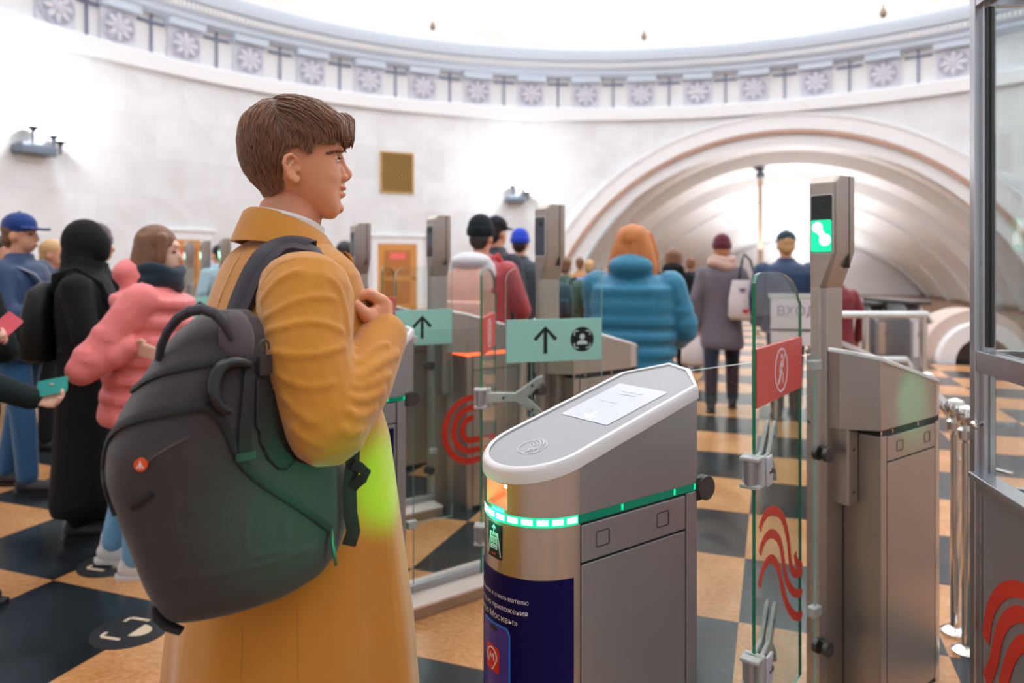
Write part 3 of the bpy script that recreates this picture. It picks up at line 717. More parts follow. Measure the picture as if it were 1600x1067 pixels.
for k, lab in ((2, 'steel face scanner post with dark screen right of the orange door'), (3, 'steel face scanner post with dark screen left of the orange door')):
    o = dup(towerB, label=lab); o.location = ISL[k]+Vector((TD.get(k, -0.1), 0, 0))
for k, lab in ((8, 'far green-screened scanner post, the left one of the pair behind the coat shoulder'), (7, 'far face scanner post with green screen, right one touching the coat shoulder'), (9, 'far face scanner post right beside the brown-haired woman in pink')):
    o = dup(towerA, label=lab); o.location = ISL[k]+Vector((TD.get(k, -0.1), 0, 0)); o.rotation_euler = (0, 0, GRZ)

# ---------- plinths and fixed glass panes
PLTOP = mat('plinth_top', srgb(226, 206, 196), 0.45)
def plinth(label):
    r = thing('plinth', label, 'plinth')
    b = MB(); b.bx((0.425, 0.02, -0.08), (1.23, 0.26, -0.03)); b.build('base', STEELB, r, smooth=False, bevel=0.004)
    b = MB(); b.bx((0.425, 0.01, -0.03), (1.23, 0.27, -0.015)); b.build('cover', PLTOP, r, smooth=False, bevel=0.003)
    return r
def pane(label, arcs=None, channel=True):
    r = thing('glass_panel', label, 'glass panel')
    b = MB(); b.bx((0.54, 0.146, 0.015), (1.24, 0.156, 1.20)); o = b.build('pane', [GLASS, GEDGEL], r, smooth=False)
    for p in o.data.polygons: p.material_index = 0 if abs(p.normal.y) > 0.9 else 1
    b = MB(); b.bx((0.43, 0.138, -0.015), (1.25, 0.164, 0.02))
    if channel: b.build('bottom_channel', STEEL, r, smooth=False, bevel=0.003)
    for x in (0.53, 1.235):
        for z in (0.30, 1.16):
            b = MB(); b.box((x, 0.151, z), (0.05, 0.03, 0.035)); b.build('bracket', GREYP, r, smooth=False, bevel=0.004)
    if arcs:
        M = frame((0, 0.144, 0), (1, 0, 0), (0, 0, 1))
        for rr in (0.155, 0.105, 0.055):
            b = MB(); ribbon(b, [(0.86+rr*math.cos(a), 0.70+rr*math.sin(a)) for a in np.linspace(1.35, 4.9, 26)]+[(1.0, 0.70-rr)], 0.03, M, 0.0012); b.build('red_stripe', WAVE, r, smooth=False)
    return r
paA = place(pane('low clear glass panel between the front turnstile and the post with green screen', None, False), 0)
plB = place(plinth('low plinth with pale top beside the camel coat hem'), 1)
paB = place(pane('low glass panel with round red stripes left of the front turnstile', True), 1)
plC = place(dup(plB, label='low plinth below the left teal arrow sign'), 2); paC = place(dup(paB, skip=('red_stripe',), label='low glass panel below the left teal arrow sign'), 2)

# ---------- glass door leaves: a frame along the leaf, x from the free edge, y up
def leaf(label, a, b_, z0=0.12, z1=1.49, rnd='far', dark=True):
    a = Vector((a[0], a[1], 0)); e = Vector((b_[0], b_[1], 0))-a; L = e.length
    r = thing('glass_door', label, 'glass door', a, math.atan2(e.y, e.x))
    if rnd == 'far': pts = [(0, z0), (L, z0), (L, z1-0.11)]+[(L-0.02-(L*0.55)*(1-math.cos(t))*1.0, z1-0.11+0.11*math.sin(t)) for t in np.linspace(0.15, PI/2, 8)]+[(0.05, z1), (0.015, z1-0.006), (0, z1-0.03)]
    else: pts = [(0, z0), (L, z0), (L, z1)]+[(0.06-0.06*math.sin(t), z1-0.06+0.06*math.cos(t)) for t in np.linspace(0, PI/2, 7)]
    M = frame((0, 0.005, 0), (1, 0, 0), (0, 0, 1)); mb = MB(); mb.prism(pts, 0, 0.010, M)
    o = mb.build('pane', [GLASS, GEDGE if dark else GEDGEL], r, smooth=False)
    for p in o.data.polygons: p.material_index = 0 if abs(p.normal.y) > 0.9 else 1
    return r, L, M
def clampset(r, z, arm_dir=None, full=True):
    b = MB(); b.bx((-0.045, -0.028, z-0.045), (-0.005, 0.028, z-0.033)); b.bx((-0.045, -0.028, z+0.033), (-0.005, 0.028, z+0.045)); b.bx((-0.016, -0.030, z-0.045), (0.012, 0.030, z+0.045)); k = b.build('clamp', GREYP, r, smooth=False, bevel=0.004)
    b = MB(); b.tube([(-0.03, 0, z-0.034), (-0.03, 0, z+0.034)], 0.017, n=14); b.build('pivot_pin', STEEL, k)
    b = MB(); b.bx((0.010, -0.038, z-0.046), (0.058, -0.028, z+0.040)); pl = b.build('cover_plate', mat('cover_plate', (0.62, 0.63, 0.68), 0.4), k, smooth=False, bevel=0.006)
    b = MB(); b.prism(circle(0.008, 14), 0, 0.003, frame((0.045, -0.038, z-0.004), (1, 0, 0), (0, 0, 1))); b.prism(circle(0.004, 10), 0, 0.003, frame((0.025, -0.038, z-0.006), (1, 0, 0), (0, 0, 1))); b.build('screw', DARKM, pl)
    e = Vector(arm_dir).normalized(); n = Vector((-e.y, e.x, 0)); L = Vector(arm_dir).length
    for sg in (-1, 1):
        M = frame(Vector((0, 0, z))+n*(0.011*sg), e, (0, 0, 1)); b = MB()
        b.prism([(0, -0.022), (L*0.55, -0.018), (L*0.62, -0.03), (L*0.9, -0.085), (L, -0.095), (L*0.98, -0.062), (L*0.74, 0.0), (L*0.98, 0.066), (L, 0.098), (L*0.9, 0.088), (L*0.62, 0.032), (L*0.55, 0.020), (0, 0.024)], -0.006, 0.006, M)
        ar = b.build('fork_arm', GREYP, r, smooth=False, bevel=0.003)
        if sg == -1 or True:
            b = MB()
            for x, y in ((L*0.35, 0), (L*0.82, 0.055), (L*0.82, -0.055)): b.prism(circle(0.007, 10), -0.0075, 0.0075, M @ Matrix.Translation((x, y, 0)))
            b.build('bolt', DARKM, ar)
def redsign(r, L, M, x0, x1, icon=True):
    b = MB(); b.prism([(x0, 1.098), (x1, 1.098), (x1, 1.268), (x0, 1.268)], -0.002, 0.0125, M)
    o = tag(b.build('red_sign', mat('red_film', srgb(222, 80, 74), 0.4), r, smooth=False), 'red no-walking sign')
    cx, cz = (x0+x1)/2+0.0, 1.183; rx = min(0.062, (x1-x0)*0.4)
    for zz in (0.0125, -0.003):
        Mo = M @ Matrix.Translation((0, 0, zz)); k = MB()
        ribbon(k, [(cx+rx*math.cos(a), cz+0.066*math.sin(a)) for a in np.linspace(0, 2*PI, 32, endpoint=False)], 0.006, Mo, 0.001, True)
        q = rx/0.062
        k.prism(circle(0.008*q, 12, cx+0.004*q, cz+0.042), 0, 0.001, Mo)
        for pts in ([(0.004, 0.03), (0.0, 0.0)], [(0.0, 0.0), (0.016, -0.018), (0.014, -0.042)], [(0.0, 0.0), (-0.008, -0.022), (-0.020, -0.040)], [(0.004, 0.028), (-0.014, 0.012), (-0.018, -0.006)], [(0.004, 0.028), (0.018, 0.010)], [(-0.036, -0.044), (0.036, 0.048)]):
            ribbon(k, [(cx+x*q, cz+y) for x, y in pts], 0.006*q if q > .6 else 0.004, Mo, 0.001)
        k.build('walker_symbol', WHITEI, o, smooth=False)
la, ra = (0.699, 2.08), (0.98, 2.45)
dA, LA, MA = leaf('tall green-edged glass door with red no-walking sign and red wave stripes', la, ra)
redsign(dA, LA, MA, 0.003, LA-0.003)
eA = Vector((ra[0]-la[0], ra[1]-la[1], 0)).normalized(); nA = Vector((-eA.y, eA.x, 0))
def leafA(px, py):
    o = Vector((0, 0, EYE)); d = Vector(((px-CX)/F, 1, -(py-HZ)/F)); t = (Vector((la[0], la[1], 0))-o).dot(nA)/d.dot(nA); q = o+d*t
    return ((q-Vector((la[0], la[1], 0))).dot(eA), q.z)
def smooth_poly(p, it=2):
    for _ in range(it):
        q = [p[0]]
        for a, b in zip(p[:-1], p[1:]): q += [(a[0]*.75+b[0]*.25, a[1]*.75+b[1]*.25), (a[0]*.25+b[0]*.75, a[1]*.25+b[1]*.75)]
        p = q+[p[-1]]
    return p
for ws in ([(260, 465), (275, 415), (310, 385), (350, 410), (372, 500), (378, 590), (390, 640), (428, 635)], [(260, 560), (275, 505), (305, 475), (340, 505), (352, 590), (365, 670), (395, 718), (428, 712)], [(258, 690), (272, 615), (302, 570), (335, 610), (348, 700), (372, 775), (400, 808), (428, 800)], [(398, 555), (402, 595), (428, 612)]):
    pts = smooth_poly([leafA(1080+x/2.498, 640+y/2.498) for x, y in ws]); pts = [(min(max(x, 0.006), LA-0.006), z) for x, z in pts]
    b = MB(); ribbon(b, pts, 0.028, MA @ Matrix.Translation((0, 0, 0.0105)), 0.001); b.build('red_stripe', WAVE, dA, smooth=False)
Rl = Matrix.Rotation(-math.atan2(eA.y, eA.x), 3, 'Z'); armA = Rl @ Vector((0.13, 0.22, 0))
clampset(dA, 0.92, armA); clampset(dA, 0.345, armA)
dB, LB, MB_ = leaf('glass door with narrow red sign left of the teal face-symbol sign', (-0.139, 3.25), (-0.085, 3.72)); redsign(dB, LB, MB_, 0.003, LB-0.06)
def teal_leaf(label, a, b_, two, dx=0.0):
    r, L, M = leaf(label, a, b_, 0.12, 1.497, 'near', False)
    b = MB(); b.prism([(0.002, 1.074), (L-0.002, 1.074), (L-0.002, 1.264), (0.002, 1.264)], -0.002, 0.012, M); o = tag(b.build('teal_sign', TEAL, r, smooth=False), 'teal sign with black arrow')
    Mo = M @ Matrix.Translation((0, 0, 0.0122)); cx = L*0.40+dx; k = MB()
    ribbon(k, [(cx, 1.11), (cx, 1.222)], 0.017, Mo, 0.001); ribbon(k, [(cx-0.05, 1.172), (cx, 1.225), (cx+0.05, 1.172)], 0.017, Mo, 0.001); k.build('arrow', INK, o, smooth=False)
    if two:
        k = MB(); cx = L*0.785; cz = 1.170; k.prism(circle(0.056, 32, cx, cz), 0, 0.001, Mo); fo_ = k.build('face_symbol', INK, o, smooth=False)
        k = MB(); Mq = Mo @ Matrix.Translation((0, 0, 0.001)); k.prism(circle(0.013, 18, cx, cz+0.012), 0, 0.001, Mq)
        k.prism([(cx-0.026, cz-0.024), (cx+0.026, cz-0.024)]+[(cx+0.026*math.cos(t), cz-0.018+0.014*math.sin(t)) for t in np.linspace(0, PI, 9)], 0, 0.001, Mq)
        for sx in (-1, 1):
            for sy in (-1, 1): ribbon(k, [(cx+sx*0.038, cz+sy*0.018), (cx+sx*0.038, cz+sy*0.034), (cx+sx*0.034, cz+sy*0.038), (cx+sx*0.018, cz+sy*0.038)], 0.005, Mq, 0.001)
        k.build('face_outline', mat('teal_light', srgb(214, 238, 232), 0.5), fo_, smooth=False)
    return r, L, M
pB0 = P(790, 410, 3.2); pB1 = P(940, 410, 3.32)
dT, LT, MT = teal_leaf('glass door with wide teal sign showing a black arrow and a face symbol', (pB0.x, pB0.y), (pB1.x, pB1.y), True)
clampset(dB, 0.91, Matrix.Rotation(-math.atan2(0.47, 0.054), 3, 'Z') @ Vector((0.28, 0.02, 0))); clampset(dB, 0.30, Matrix.Rotation(-math.atan2(0.47, 0.054), 3, 'Z') @ Vector((0.28, 0.02, 0)))
pC0 = P(617, 410, 3.82); pC1 = P(706, 410, 3.98)
teal_leaf('glass door with narrow teal arrow sign beside the hand of the man in the camel coat', (pC0.x, pC0.y), (pC1.x, pC1.y), False, 0.02)
pD0 = P(284, 410, 5.3); pD1 = P(352, 410, 5.5)
teal_leaf('glass door with teal arrow sign behind the left shoulder of the camel coat', (pD0.x, pD0.y), (pD1.x, pD1.y), False)
pE0 = P(597, 410, 5.0); pE1 = P(618, 410, 5.3)
dE, LE, ME_ = leaf('far glass door with a red sign left of the narrow teal sign', (pE0.x, pE0.y), (pE1.x, pE1.y)); redsign(dE, LE, ME_, 0.003, LE-0.003)

# the gate line is 5 % smaller and nearer than first laid out; the cabinets reach down to the floor
GK = 0.95
for o in list(COL.objects):
    if o.parent is None and o.name.split('.')[0] in ('entry_turnstile', 'exit_turnstile', 'face_scanner_post', 'plinth', 'glass_panel', 'glass_door'):
        o.location = (o.location.x*GK, o.location.y*GK, EYE*(1-GK)); o.scale = (GK, GK, GK)
# ---------- inspector booth on the right
bp0 = P(1527.5, 410, 1.9); bd = Vector((-0.178, -0.984, 0)).normalized()
booth = thing('inspector_booth', 'steel-framed glass inspector booth at the right edge with red wave stripes', 'booth', (bp0.x, bp0.y, 0), math.atan2(bd.y, bd.x))
# local: x towards the camera along the wall, y = right-hand side seen from the hall is -y... inside is +y
def bb(nm, lo, hi, m, par=booth, bev=0.002): 
    b = MB(); b.bx(lo, hi); return b.build(nm, m, par, smooth=False, bevel=bev)
FR = mat('booth_steel', (0.56, 0.57, 0.60), 0.26, 0.92, bump=0.05, bscale=300)
bb('corner_post', (-0.014, -0.014, 0), (0.016, 0.014, 2.6), FR); bb('inner_post', (0.016, 0.0, 0), (0.034, 0.03, 2.6), FR)
bb('gasket', (0.034, 0.006, 1.30), (0.046, 0.022, 2.18), BLACKP)
for z0, z1, nm in ((2.19, 2.26, 'top_rail'), (1.235, 1.29, 'middle_rail'), (0.93, 0.97, 'sill')): bb(nm, (0.016, -0.012, z0), (0.62, 0.026, z1), FR)
bb('sill_ledge', (0.016, -0.03, 0.958), (0.62, 0.02, 0.972), FR)
bb('upper_window', (0.046, 0.010, 1.29), (0.60, 0.016, 2.19), BGLASS, bev=0); bb('lower_window', (0.034, 0.010, 0.97), (0.60, 0.016, 1.235), BGLASS, bev=0)
lp = bb('lower_panel', (0.02, 0.0, 0.06), (0.60, 0.02, 0.93), STEEL); bb('skirting', (0.016, -0.008, 0.0), (0.62, 0.02, 0.06), FR); bb('near_post', (0.60, -0.012, 0), (0.63, 0.026, 2.6), FR)
wp = bb('inner_column', (0.05, 0.10, 0.0), (0.10, 0.14, 2.3), mat('column_grey', (0.35, 0.38, 0.40), 0.35, 0.6)); 
b = MB()
for z in (1.42, 1.78): b.prism(circle(0.008, 12), 0, 0.003, frame((0.075, 0.098, z), (1, 0, 0), (0, 0, 1)))
b.build('bolt', DARKM, wp)
bb('counter', (0.02, 0.12, 0.90), (0.6, 0.55, 0.94), WHITEP); bb('roof', (-0.02, -0.02, 2.6), (0.65, 0.8, 2.68), FR)
bb('far_rail', (-0.014, 0.014, 1.235), (0.016, 0.60, 1.29), FR); bb('far_top_rail', (-0.014, 0.014, 2.19), (0.016, 0.60, 2.26), FR); bb('far_panel', (-0.008, 0.014, 0.06), (0.008, 0.60, 0.93), STEEL); bb('far_window', (-0.004, 0.014, 1.29), (0.003, 0.60, 2.19), BGLASS, bev=0)
bb('back_post', (-0.014, 0.60, 0), (0.016, 0.63, 2.6), FR)
b = MB(); b.tube([(0.02, -0.004, 1.10), (0.04, -0.02, 1.10)], 0.008, n=10); b.ell((0.045, -0.026, 1.10), (0.014, 0.012, 0.012), n=10); b.build('latch', CHROME, booth)
Rb = Matrix.Rotation(-booth.rotation_euler.z, 3, 'Z')
def boothuv(px, py):
    o = Rb @ (Vector((0, 0, EYE))-booth.location); d = Rb @ Vector(((px-CX)/F, 1, -(py-HZ)/F)); t = (0.0-o.y)/d.y; q = o+d*t; return (q.x, q.z)
MBo = frame((0, -0.0005, 0), (1, 0, 0), (0, 0, 1))
for ws in ([(1541, 1000), (1546, 955), (1563, 925), (1585, 918), (1604, 925), (1640, 990), (1680, 1100)], [(1541, 1062), (1553, 1040), (1562, 985), (1578, 962), (1600, 957), (1625, 990), (1650, 1080)], [(1560, 1110), (1574, 1040), (1590, 1008), (1606, 1003), (1630, 1060), (1650, 1130)]):
    b = MB(); pts = [(min(max(x, 0.022), 0.595), z) for x, z in smooth_poly([boothuv(*q) for q in ws])]; ribbon(b, pts, 0.038, MBo, 0.0012); b.build('red_stripe', WAVE, lp, smooth=False)

# ---------- polished railing beyond the booth
def stanchion(name, label, p, h):
    r = thing(name, label, 'railing post', p)
    b = MB(); b.lathe([(0.055, 0), (0.055, 0.012), (0.03, 0.03)], n=20); b.build('foot', CHROME, r)
    b = MB()
    b.tube([(0, 0, 0.01), (0, 0, h)], 0.019, n=14); b.build('tube', CHROME, r)
    b = MB(); b.lathe([(0.02, h-0.02), (0.034, h-0.005), (0.034, h+0.03), (0.02, h+0.04), (0.036, h+0.06), (0.042, h+0.085), (0.03, h+0.115), (0.004, h+0.125)], n=20); b.build('finial', CHROME, r)
    return r
s1 = stanchion('railing_post', 'polished railing post just left of the booth, the farther of the pair', P(1493, 410, 2.95)-Vector((0, 0, EYE)), 0.84)
s2 = dup(s1, loc=P(1511, 410, 2.80)-Vector((0, 0, EYE)), label='polished railing post just left of the booth, the nearer of the pair')
s3 = dup(s1, loc=P(1449, 410, 3.66)-Vector((0, 0, EYE)), label='polished railing post with round cap above the brown turnstile end')
for z in (0.70, 0.30):
    pass
def rail(label, pts, rad=0.02):
    o = MB(); o.tube(pts, rad, n=12); q = o.build('handrail', CHROME); return tag(q, label, 'handrail', None)
t1 = s1.location+Vector((0, 0, 0.88)); t3 = s3.location+Vector((0, 0, 0.90)); t4 = P(1296, 528, 5.6)
rail('polished handrail running back from the round-capped post behind the green-screen post', [t3+(t4-t3)*0.02, t4], 0.026)
rail('short sloping handrail between the round-capped post and the booth posts', [t1+(t3-t1)*0.03, t3-(t3-t1)*0.03], 0.024)
for z, nm in ((0.70, 'upper'), (0.06, 'lower')):
    b = MB(); b.loft([[s1.location+Vector(q) for q in ((0.03, -0.01, h), (0.10, -0.19, h), (0.12, -0.17, h), (0.05, 0.01, h))] for h in (z, z+0.012)])
    tag(b.build('railing_bracket', CHROME, None, smooth=False, bevel=0.003), 'flat polished bracket joining the two railing posts by the booth, the %s one' % nm, 'bracket')
# back barrier and ticket machines
bz = thing('steel_barrier', 'steel barrier with two rails behind the post with the green screen', 'barrier', P(1400, 410, 6.2)-Vector((0, 0, EYE)))
sc6 = 6.2/F
for x in (-48, 42): 
    b = MB(); b.tube([(x*sc6, 0, 0), (x*sc6, 0, 1.07)], 0.03, n=10); b.build('post', CHROME, bz)
for z, x1 in ((1.07, 48), (0.68, 16)):
    b = MB(); b.tube([(-100*sc6, 0, z), (x1*sc6, 0, z), ((x1+6)*sc6, 0, z-0.07)], 0.032, n=10); b.build('rail', mat('white_rail', (0.75, 0.78, 0.78), 0.25, 0.4), bz)
def machine(px, d, wpx, ytop, label, orange):
    s = d/F; h = EYE-(ytop-HZ)*s; W = wpx*s
    r = thing('ticket_barrier', label, 'ticket barrier', P(px, 410, d)-Vector((0, 0, EYE)), 0.12)
    b = MB(); b.loft([[(-W/2, y, z) for y, z in ((0, 0), (0, h*0.86), (0.12, h), (0.75, h), (0.75, 0))], [(W/2, y, z) for y, z in ((0, 0), (0, h*0.86), (0.12, h), (0.75, h), (0.75, 0))]]); b.build('body', STEEL, r, smooth=False, bevel=0.02)
    b = MB(); b.bx((-W*0.40, -0.015, h*0.52), (W*0.40, 0.0, h*0.84)); pn = b.build('front_panel', WHITEP if not orange else mat('peach_panel', srgb(240, 216, 196), 0.4), r, smooth=False, bevel=0.01)
    b = MB(); b.prism(circle(W*0.16, 20), 0, 0.012, frame((0, -0.016, h*0.73), (1, 0, 0), (0, 0, 1))); b.build('round_mark', mat('blue_mark', srgb(120, 130, 180), 0.4), pn)
    b = MB(); b.bx((-W/2-0.02, -0.02, h), (W/2+0.02, 0.77, h+0.04)); b.build('top_cover', DARKM, r, smooth=False, bevel=0.01)
    return r
machine(1334, 7.4, 30, 480, 'dark ticket barrier right behind the post with the green screen', False)
machine(1388, 7.6, 44, 478, 'ticket barrier with peach front panel and round blue mark', True)
machine(1437, 7.2, 30, 476, 'narrow steel ticket barrier at the right end of the row', False)
r = thing('notice_board', 'white notice board on legs between the red sign and the post with green screen', 'sign', P(1252, 410, 6.0)-Vector((0, 0, EYE)), -0.25)
s = 6.0/F; zb = EYE-(540-HZ)*s; zt_ = EYE-(462-HZ)*s
b = MB(); b.bx((-0.24, -0.015, zb), (0.24, 0.015, zt_)); bo = b.build('board', mat('board_white', (0.82, 0.80, 0.86), 0.4), r, smooth=False, bevel=0.004)
b = MB(); b.bx((-0.26, -0.02, zt_-0.02), (0.26, 0.02, zt_+0.02)); b.build('top_bar', CHROME, r, smooth=False); b = MB(); b.bx((-0.24, -0.018, zb+0.12), (0.24, -0.014, zb+0.14)); b.build('dark_line', DARKM, r, smooth=False)
me = text_mesh('ВХОДА', 0.11); 
for q in me.vertices: q.co = (q.co.x, -0.017, zb+0.25+q.co.y)
link('board_text', me, mat('violet_ink', srgb(140, 100, 130), 0.5), bo, False)
for x in (-0.2, 0.2):
    b = MB(); b.tube([(x, 0, 0), (x, 0, zb)], 0.015, n=8); b.build('leg', CHROME, r)
# low vaulted niche at the right, by the tunnel mouth
pN = P(1525, 410, 11.0); sN = 11.0/F
nc = thing('trim_10', None, None, (pN.x, pN.y, 0), -0.15); nc['kind'] = 'structure'
def archprism(nm, R0, R1, zc, y0, y1, m):
    b = MB(); A = np.linspace(0, PI, 33); rg = []
    for a in A: rg.append([(R0*math.cos(a), y0, zc+R0*math.sin(a)), (R1*math.cos(a), y0, zc+R1*math.sin(a)), (R1*math.cos(a), y1, zc+R1*math.sin(a)), (R0*math.cos(a), y1, zc+R0*math.sin(a))])
    b.loft(rg); b.bx((-R1, y0, -0.0), (-R0, y1, zc)); b.bx((R0, y0, -0.0), (R1, y1, zc)); return b.build(nm, m, nc, ang=30)
archprism('outer_arch', 0.62, 0.80, 0.0, -0.05, 0.6, mat('beige_stone', srgb(206, 184, 172), 0.5)); archprism('white_arch', 0.40, 0.62, -0.05+0.05, -0.25, 0.5, PLAST)
b = MB(); b.prism([(0.40*math.cos(a), 0.40*math.sin(a)) for a in np.linspace(0, PI, 24)], -0.05, 0.05, frame((0, 0.3, 0.0), (1, 0, 0), (0, 0, 1))); b.build('dark_recess', mat('recess_grey', srgb(120, 104, 98), 0.6), nc)
# ================================================================ the people beyond
SKIN = mat('skin', srgb(222, 160, 130), 0.5, sss=0.15)
SKIN2 = mat('skin_pale', srgb(236, 190, 168), 0.5, sss=0.15)
SOLE = mat('shoe_sole', (0.72, 0.70, 0.68), 0.6)
EYEM = mat('eye_dark', (0.03, 0.02, 0.02), 0.2)
LIP = mat('lips', srgb(190, 105, 95), 0.5)
def cloth(name, hexc, kind='wool', rough=0.8):
    c = srgb(hexc)
    if kind == 'puff': return mat(name, c, 0.55, var=0.12, vscale=7, bump=0.25, bscale=26, bdist=0.01, sheen=0.08 if max(c[:3]) > 0.03 else 0.0)
    return mat(name, c, rough, var=0.12, vscale=9, bump=0.3, bscale=240, sheen=0.25 if max(c[:3]) > 0.03 else 0.0, spec=0.3)
def hand(mb, wrist, d, side, k=1.0, curl=0.5, spread=0.012, thumb=1.0):
    """palm, four fingers and a thumb; d = finger direction, side = from little finger to thumb"""
    wrist = Vector(wrist); d = Vector(d).normalized(); side = Vector(side); side = (side-d*side.dot(d)).normalized(); nrm = d.cross(side)
    pc = wrist+d*0.048*k
    for q in (-0.024, -0.008, 0.008, 0.024): mb.cap(wrist+side*q*0.7*k+d*0.008*k, wrist+d*0.085*k+side*q*1.15*k, 0.0145*k, 0.012*k, 8)
    for i, (q, L) in enumerate(((-0.030, 0.058), (-0.0105, 0.074), (0.0105, 0.080), (0.030, 0.070))):
        p = wrist+d*(0.084+0.004*min(i, 2))*k+side*q*k; a = 0.0; dirv = d
        for s_, fr in ((0, 0.45), (1, 0.32), (2, 0.23)):
            a += curl*(0.7 if s_ == 0 else 0.9)
            dd = d*math.cos(a)+nrm*math.sin(a)
            e = p+dd*L*fr*k; mb.cap(p, e, (0.0095-0.0012*s_)*k, (0.0088-0.0012*s_)*k, 8); p = e
    b = wrist+d*0.025*k+side*0.028*k; t1 = b+(d*0.55+side*0.7+nrm*0.45*thumb).normalized()*0.040*k; t2 = t1+(d*0.9+side*0.1+nrm*0.5*thumb).normalized()*0.032*k
    mb.cap(b, t1, 0.0135*k, 0.0105*k, 8); mb.cap(t1, t2, 0.0105*k, 0.0082*k, 8)
def ring(z, hw, hd, yo=0.0, xo=0.0, n=22, p=2.4):
    out = []
    for j in range(n):
        a = 2*PI*j/n; c, s_ = math.cos(a), math.sin(a)
        out.append((xo+hw*math.copysign(abs(c)**(2/p), c), yo+hd*math.copysign(abs(s_)**(2/p), s_), z))
    return out
def person(label, px, d, H, heading, top, trousers, shoes, hair=None, hat=None, arms=None, hem=0.80, bulk=1.0, stride=0.0, skin=None, hood=None, scarf=None, puff=False, group=None, vox=0.013, eyes=False, flare=1.0, lean=0.0, zoff=0.0, quilt=0.5):
    k = H/1.75; X = (px-CX)/F*d
    r = thing('person', label, 'person', (X, d, zoff), math.radians(heading-90), group); r.scale = (k, k, k); r.rotation_euler.x = -math.radians(lean)
    skin = skin or SKIN; A = arms or {}
    el = {}; wr = {}
    for s_, sg in (('L', -1), ('R', 1)):
        e, w = A.get(s_, ((0.27, -0.03, 1.14), (0.27, 0.06, 0.90)))
        el[s_] = Vector((sg*e[0], e[1], e[2])); wr[s_] = Vector((sg*w[0], w[1], w[2]))
    st = stride; feet = {'L': (Vector((-0.10, -st*0.55, 0.50)), Vector((-0.10, -st-0.02, 0.09))), 'R': (Vector((0.10, st*0.6, 0.50)), Vector((0.10, st-0.02, 0.09)))}
    b = MB()
    b.ell((0, -0.006, 1.650), (0.076, 0.094, 0.100)); b.ell((0, 0.028, 1.590), (0.060, 0.066, 0.078)); b.ell((0, 0.062, 1.545), (0.030, 0.026, 0.024), n=12)
    b.cap((0, 0.088, 1.635), (0, 0.110, 1.600), 0.010, 0.013, 8); b.ell((0, 0.088, 1.565), (0.022, 0.014, 0.014), n=10); b.ell((0, 0.082, 1.668), (0.05, 0.014, 0.012), n=10)
    for sg in (-1, 1): b.ell((sg*0.078, -0.005, 1.615), (0.010, 0.020, 0.032), n=10)
    b.cap((0, -0.02, 1.40), (0, -0.002, 1.56), 0.062, 0.054); b.ell((0, 0, 1.25), (0.155, 0.095, 0.24)); b.ell((0, 0, 0.97), (0.145, 0.095, 0.16))
    for s_, sg in (('L', -1), ('R', 1)):
        b.chain([(sg*0.16, 0, 1.40), el[s_], wr[s_]], [0.048, 0.036, 0.026]); dv = (wr[s_]-el[s_]).normalized()
        nr = A.get(s_+'t', (-sg*0.2, 1, 0.3)); hand(b, wr[s_], A.get(s_+'d', dv), nr, 1.0, A.get(s_+'c', 0.5))
        kn, an = feet[s_]; b.chain([(sg*0.09, 0, 0.92), kn, an], [0.075, 0.052, 0.036])
    fuse(b, vox*0.8, 'body', skin, r, 3)
    if eyes:
        for sg in (-1, 1):
            e = MB(); e.ell((sg*0.030, 0.079, 1.632), (0.012, 0.010, 0.007), n=10); e.build('eye', EYEM, r)
        e = MB(); e.ell((0, 0.099, 1.563), (0.019, 0.007, 0.007), n=10); e.build('lips', LIP, r)
    f_ = flare*bulk
    c = MB(); q = 0.02 if puff else 0.0
    c.loft([ring(hem, 0.185*f_+q, 0.135*f_+q), ring(hem+0.06, 0.195*f_+q, 0.145*f_+q), ring((hem+1.05)/2, 0.19*(1+f_)/2+q, 0.14*bulk+q), ring(1.08, 0.178*bulk+q, 0.128*bulk+q), ring(1.25, 0.190*bulk+q, 0.135*bulk+q, -0.005), ring(1.36, 0.196*bulk+q*0.6, 0.125*bulk+q, -0.01), ring(1.43, 0.165*bulk, 0.10*bulk, -0.012), ring(1.475, 0.095, 0.08, -0.01), ring(1.515, 0.075, 0.072, -0.002)])
    ra = 0.072*bulk
    for s_, sg in (('L', -1), ('R', 1)):
        dv = (wr[s_]-el[s_]).normalized()
        c.chain([(sg*0.175*bulk, -0.005, 1.385), el[s_], wr[s_]-dv*0.005], [ra*1.06, ra*0.88, ra*0.66])
        if puff:
            for t in (0.25, 0.55, 0.85):
                p = Vector((sg*0.175*bulk, -0.005, 1.385)).lerp(el[s_], t); c.ell(p, (ra*1.06,)*3, n=12)
            for t in (0.3, 0.65): c.ell(el[s_].lerp(wr[s_], t), (ra*0.86,)*3, n=12)
    if puff:
        for i, z in enumerate(np.arange(hem+0.05, 1.40, 0.095)):
            c.loft([ring(z-0.045, 0.17*bulk, 0.12*bulk), ring(z-0.025, (0.19+0.032*quilt)*bulk+0.012, (0.138+0.027*quilt)*bulk+0.012), ring(z+0.015, (0.19+0.032*quilt)*bulk+0.012, (0.138+0.027*quilt)*bulk+0.012), ring(z+0.04, 0.17*bulk, 0.12*bulk)])
    if hood == 'down': c.tube([(0.10*math.cos(a), -0.045+0.085*math.sin(a), 1.50-0.02*math.cos(2*a)) for a in np.linspace(0.2, -PI-0.2, 14)], [0.035+0.03*math.sin(PI*i/13) for i in range(14)], n=12); c.ell((0, -0.095, 1.505), (0.142, 0.112, 0.080)); c.ell((0, -0.06, 1.455), (0.15, 0.11, 0.06))
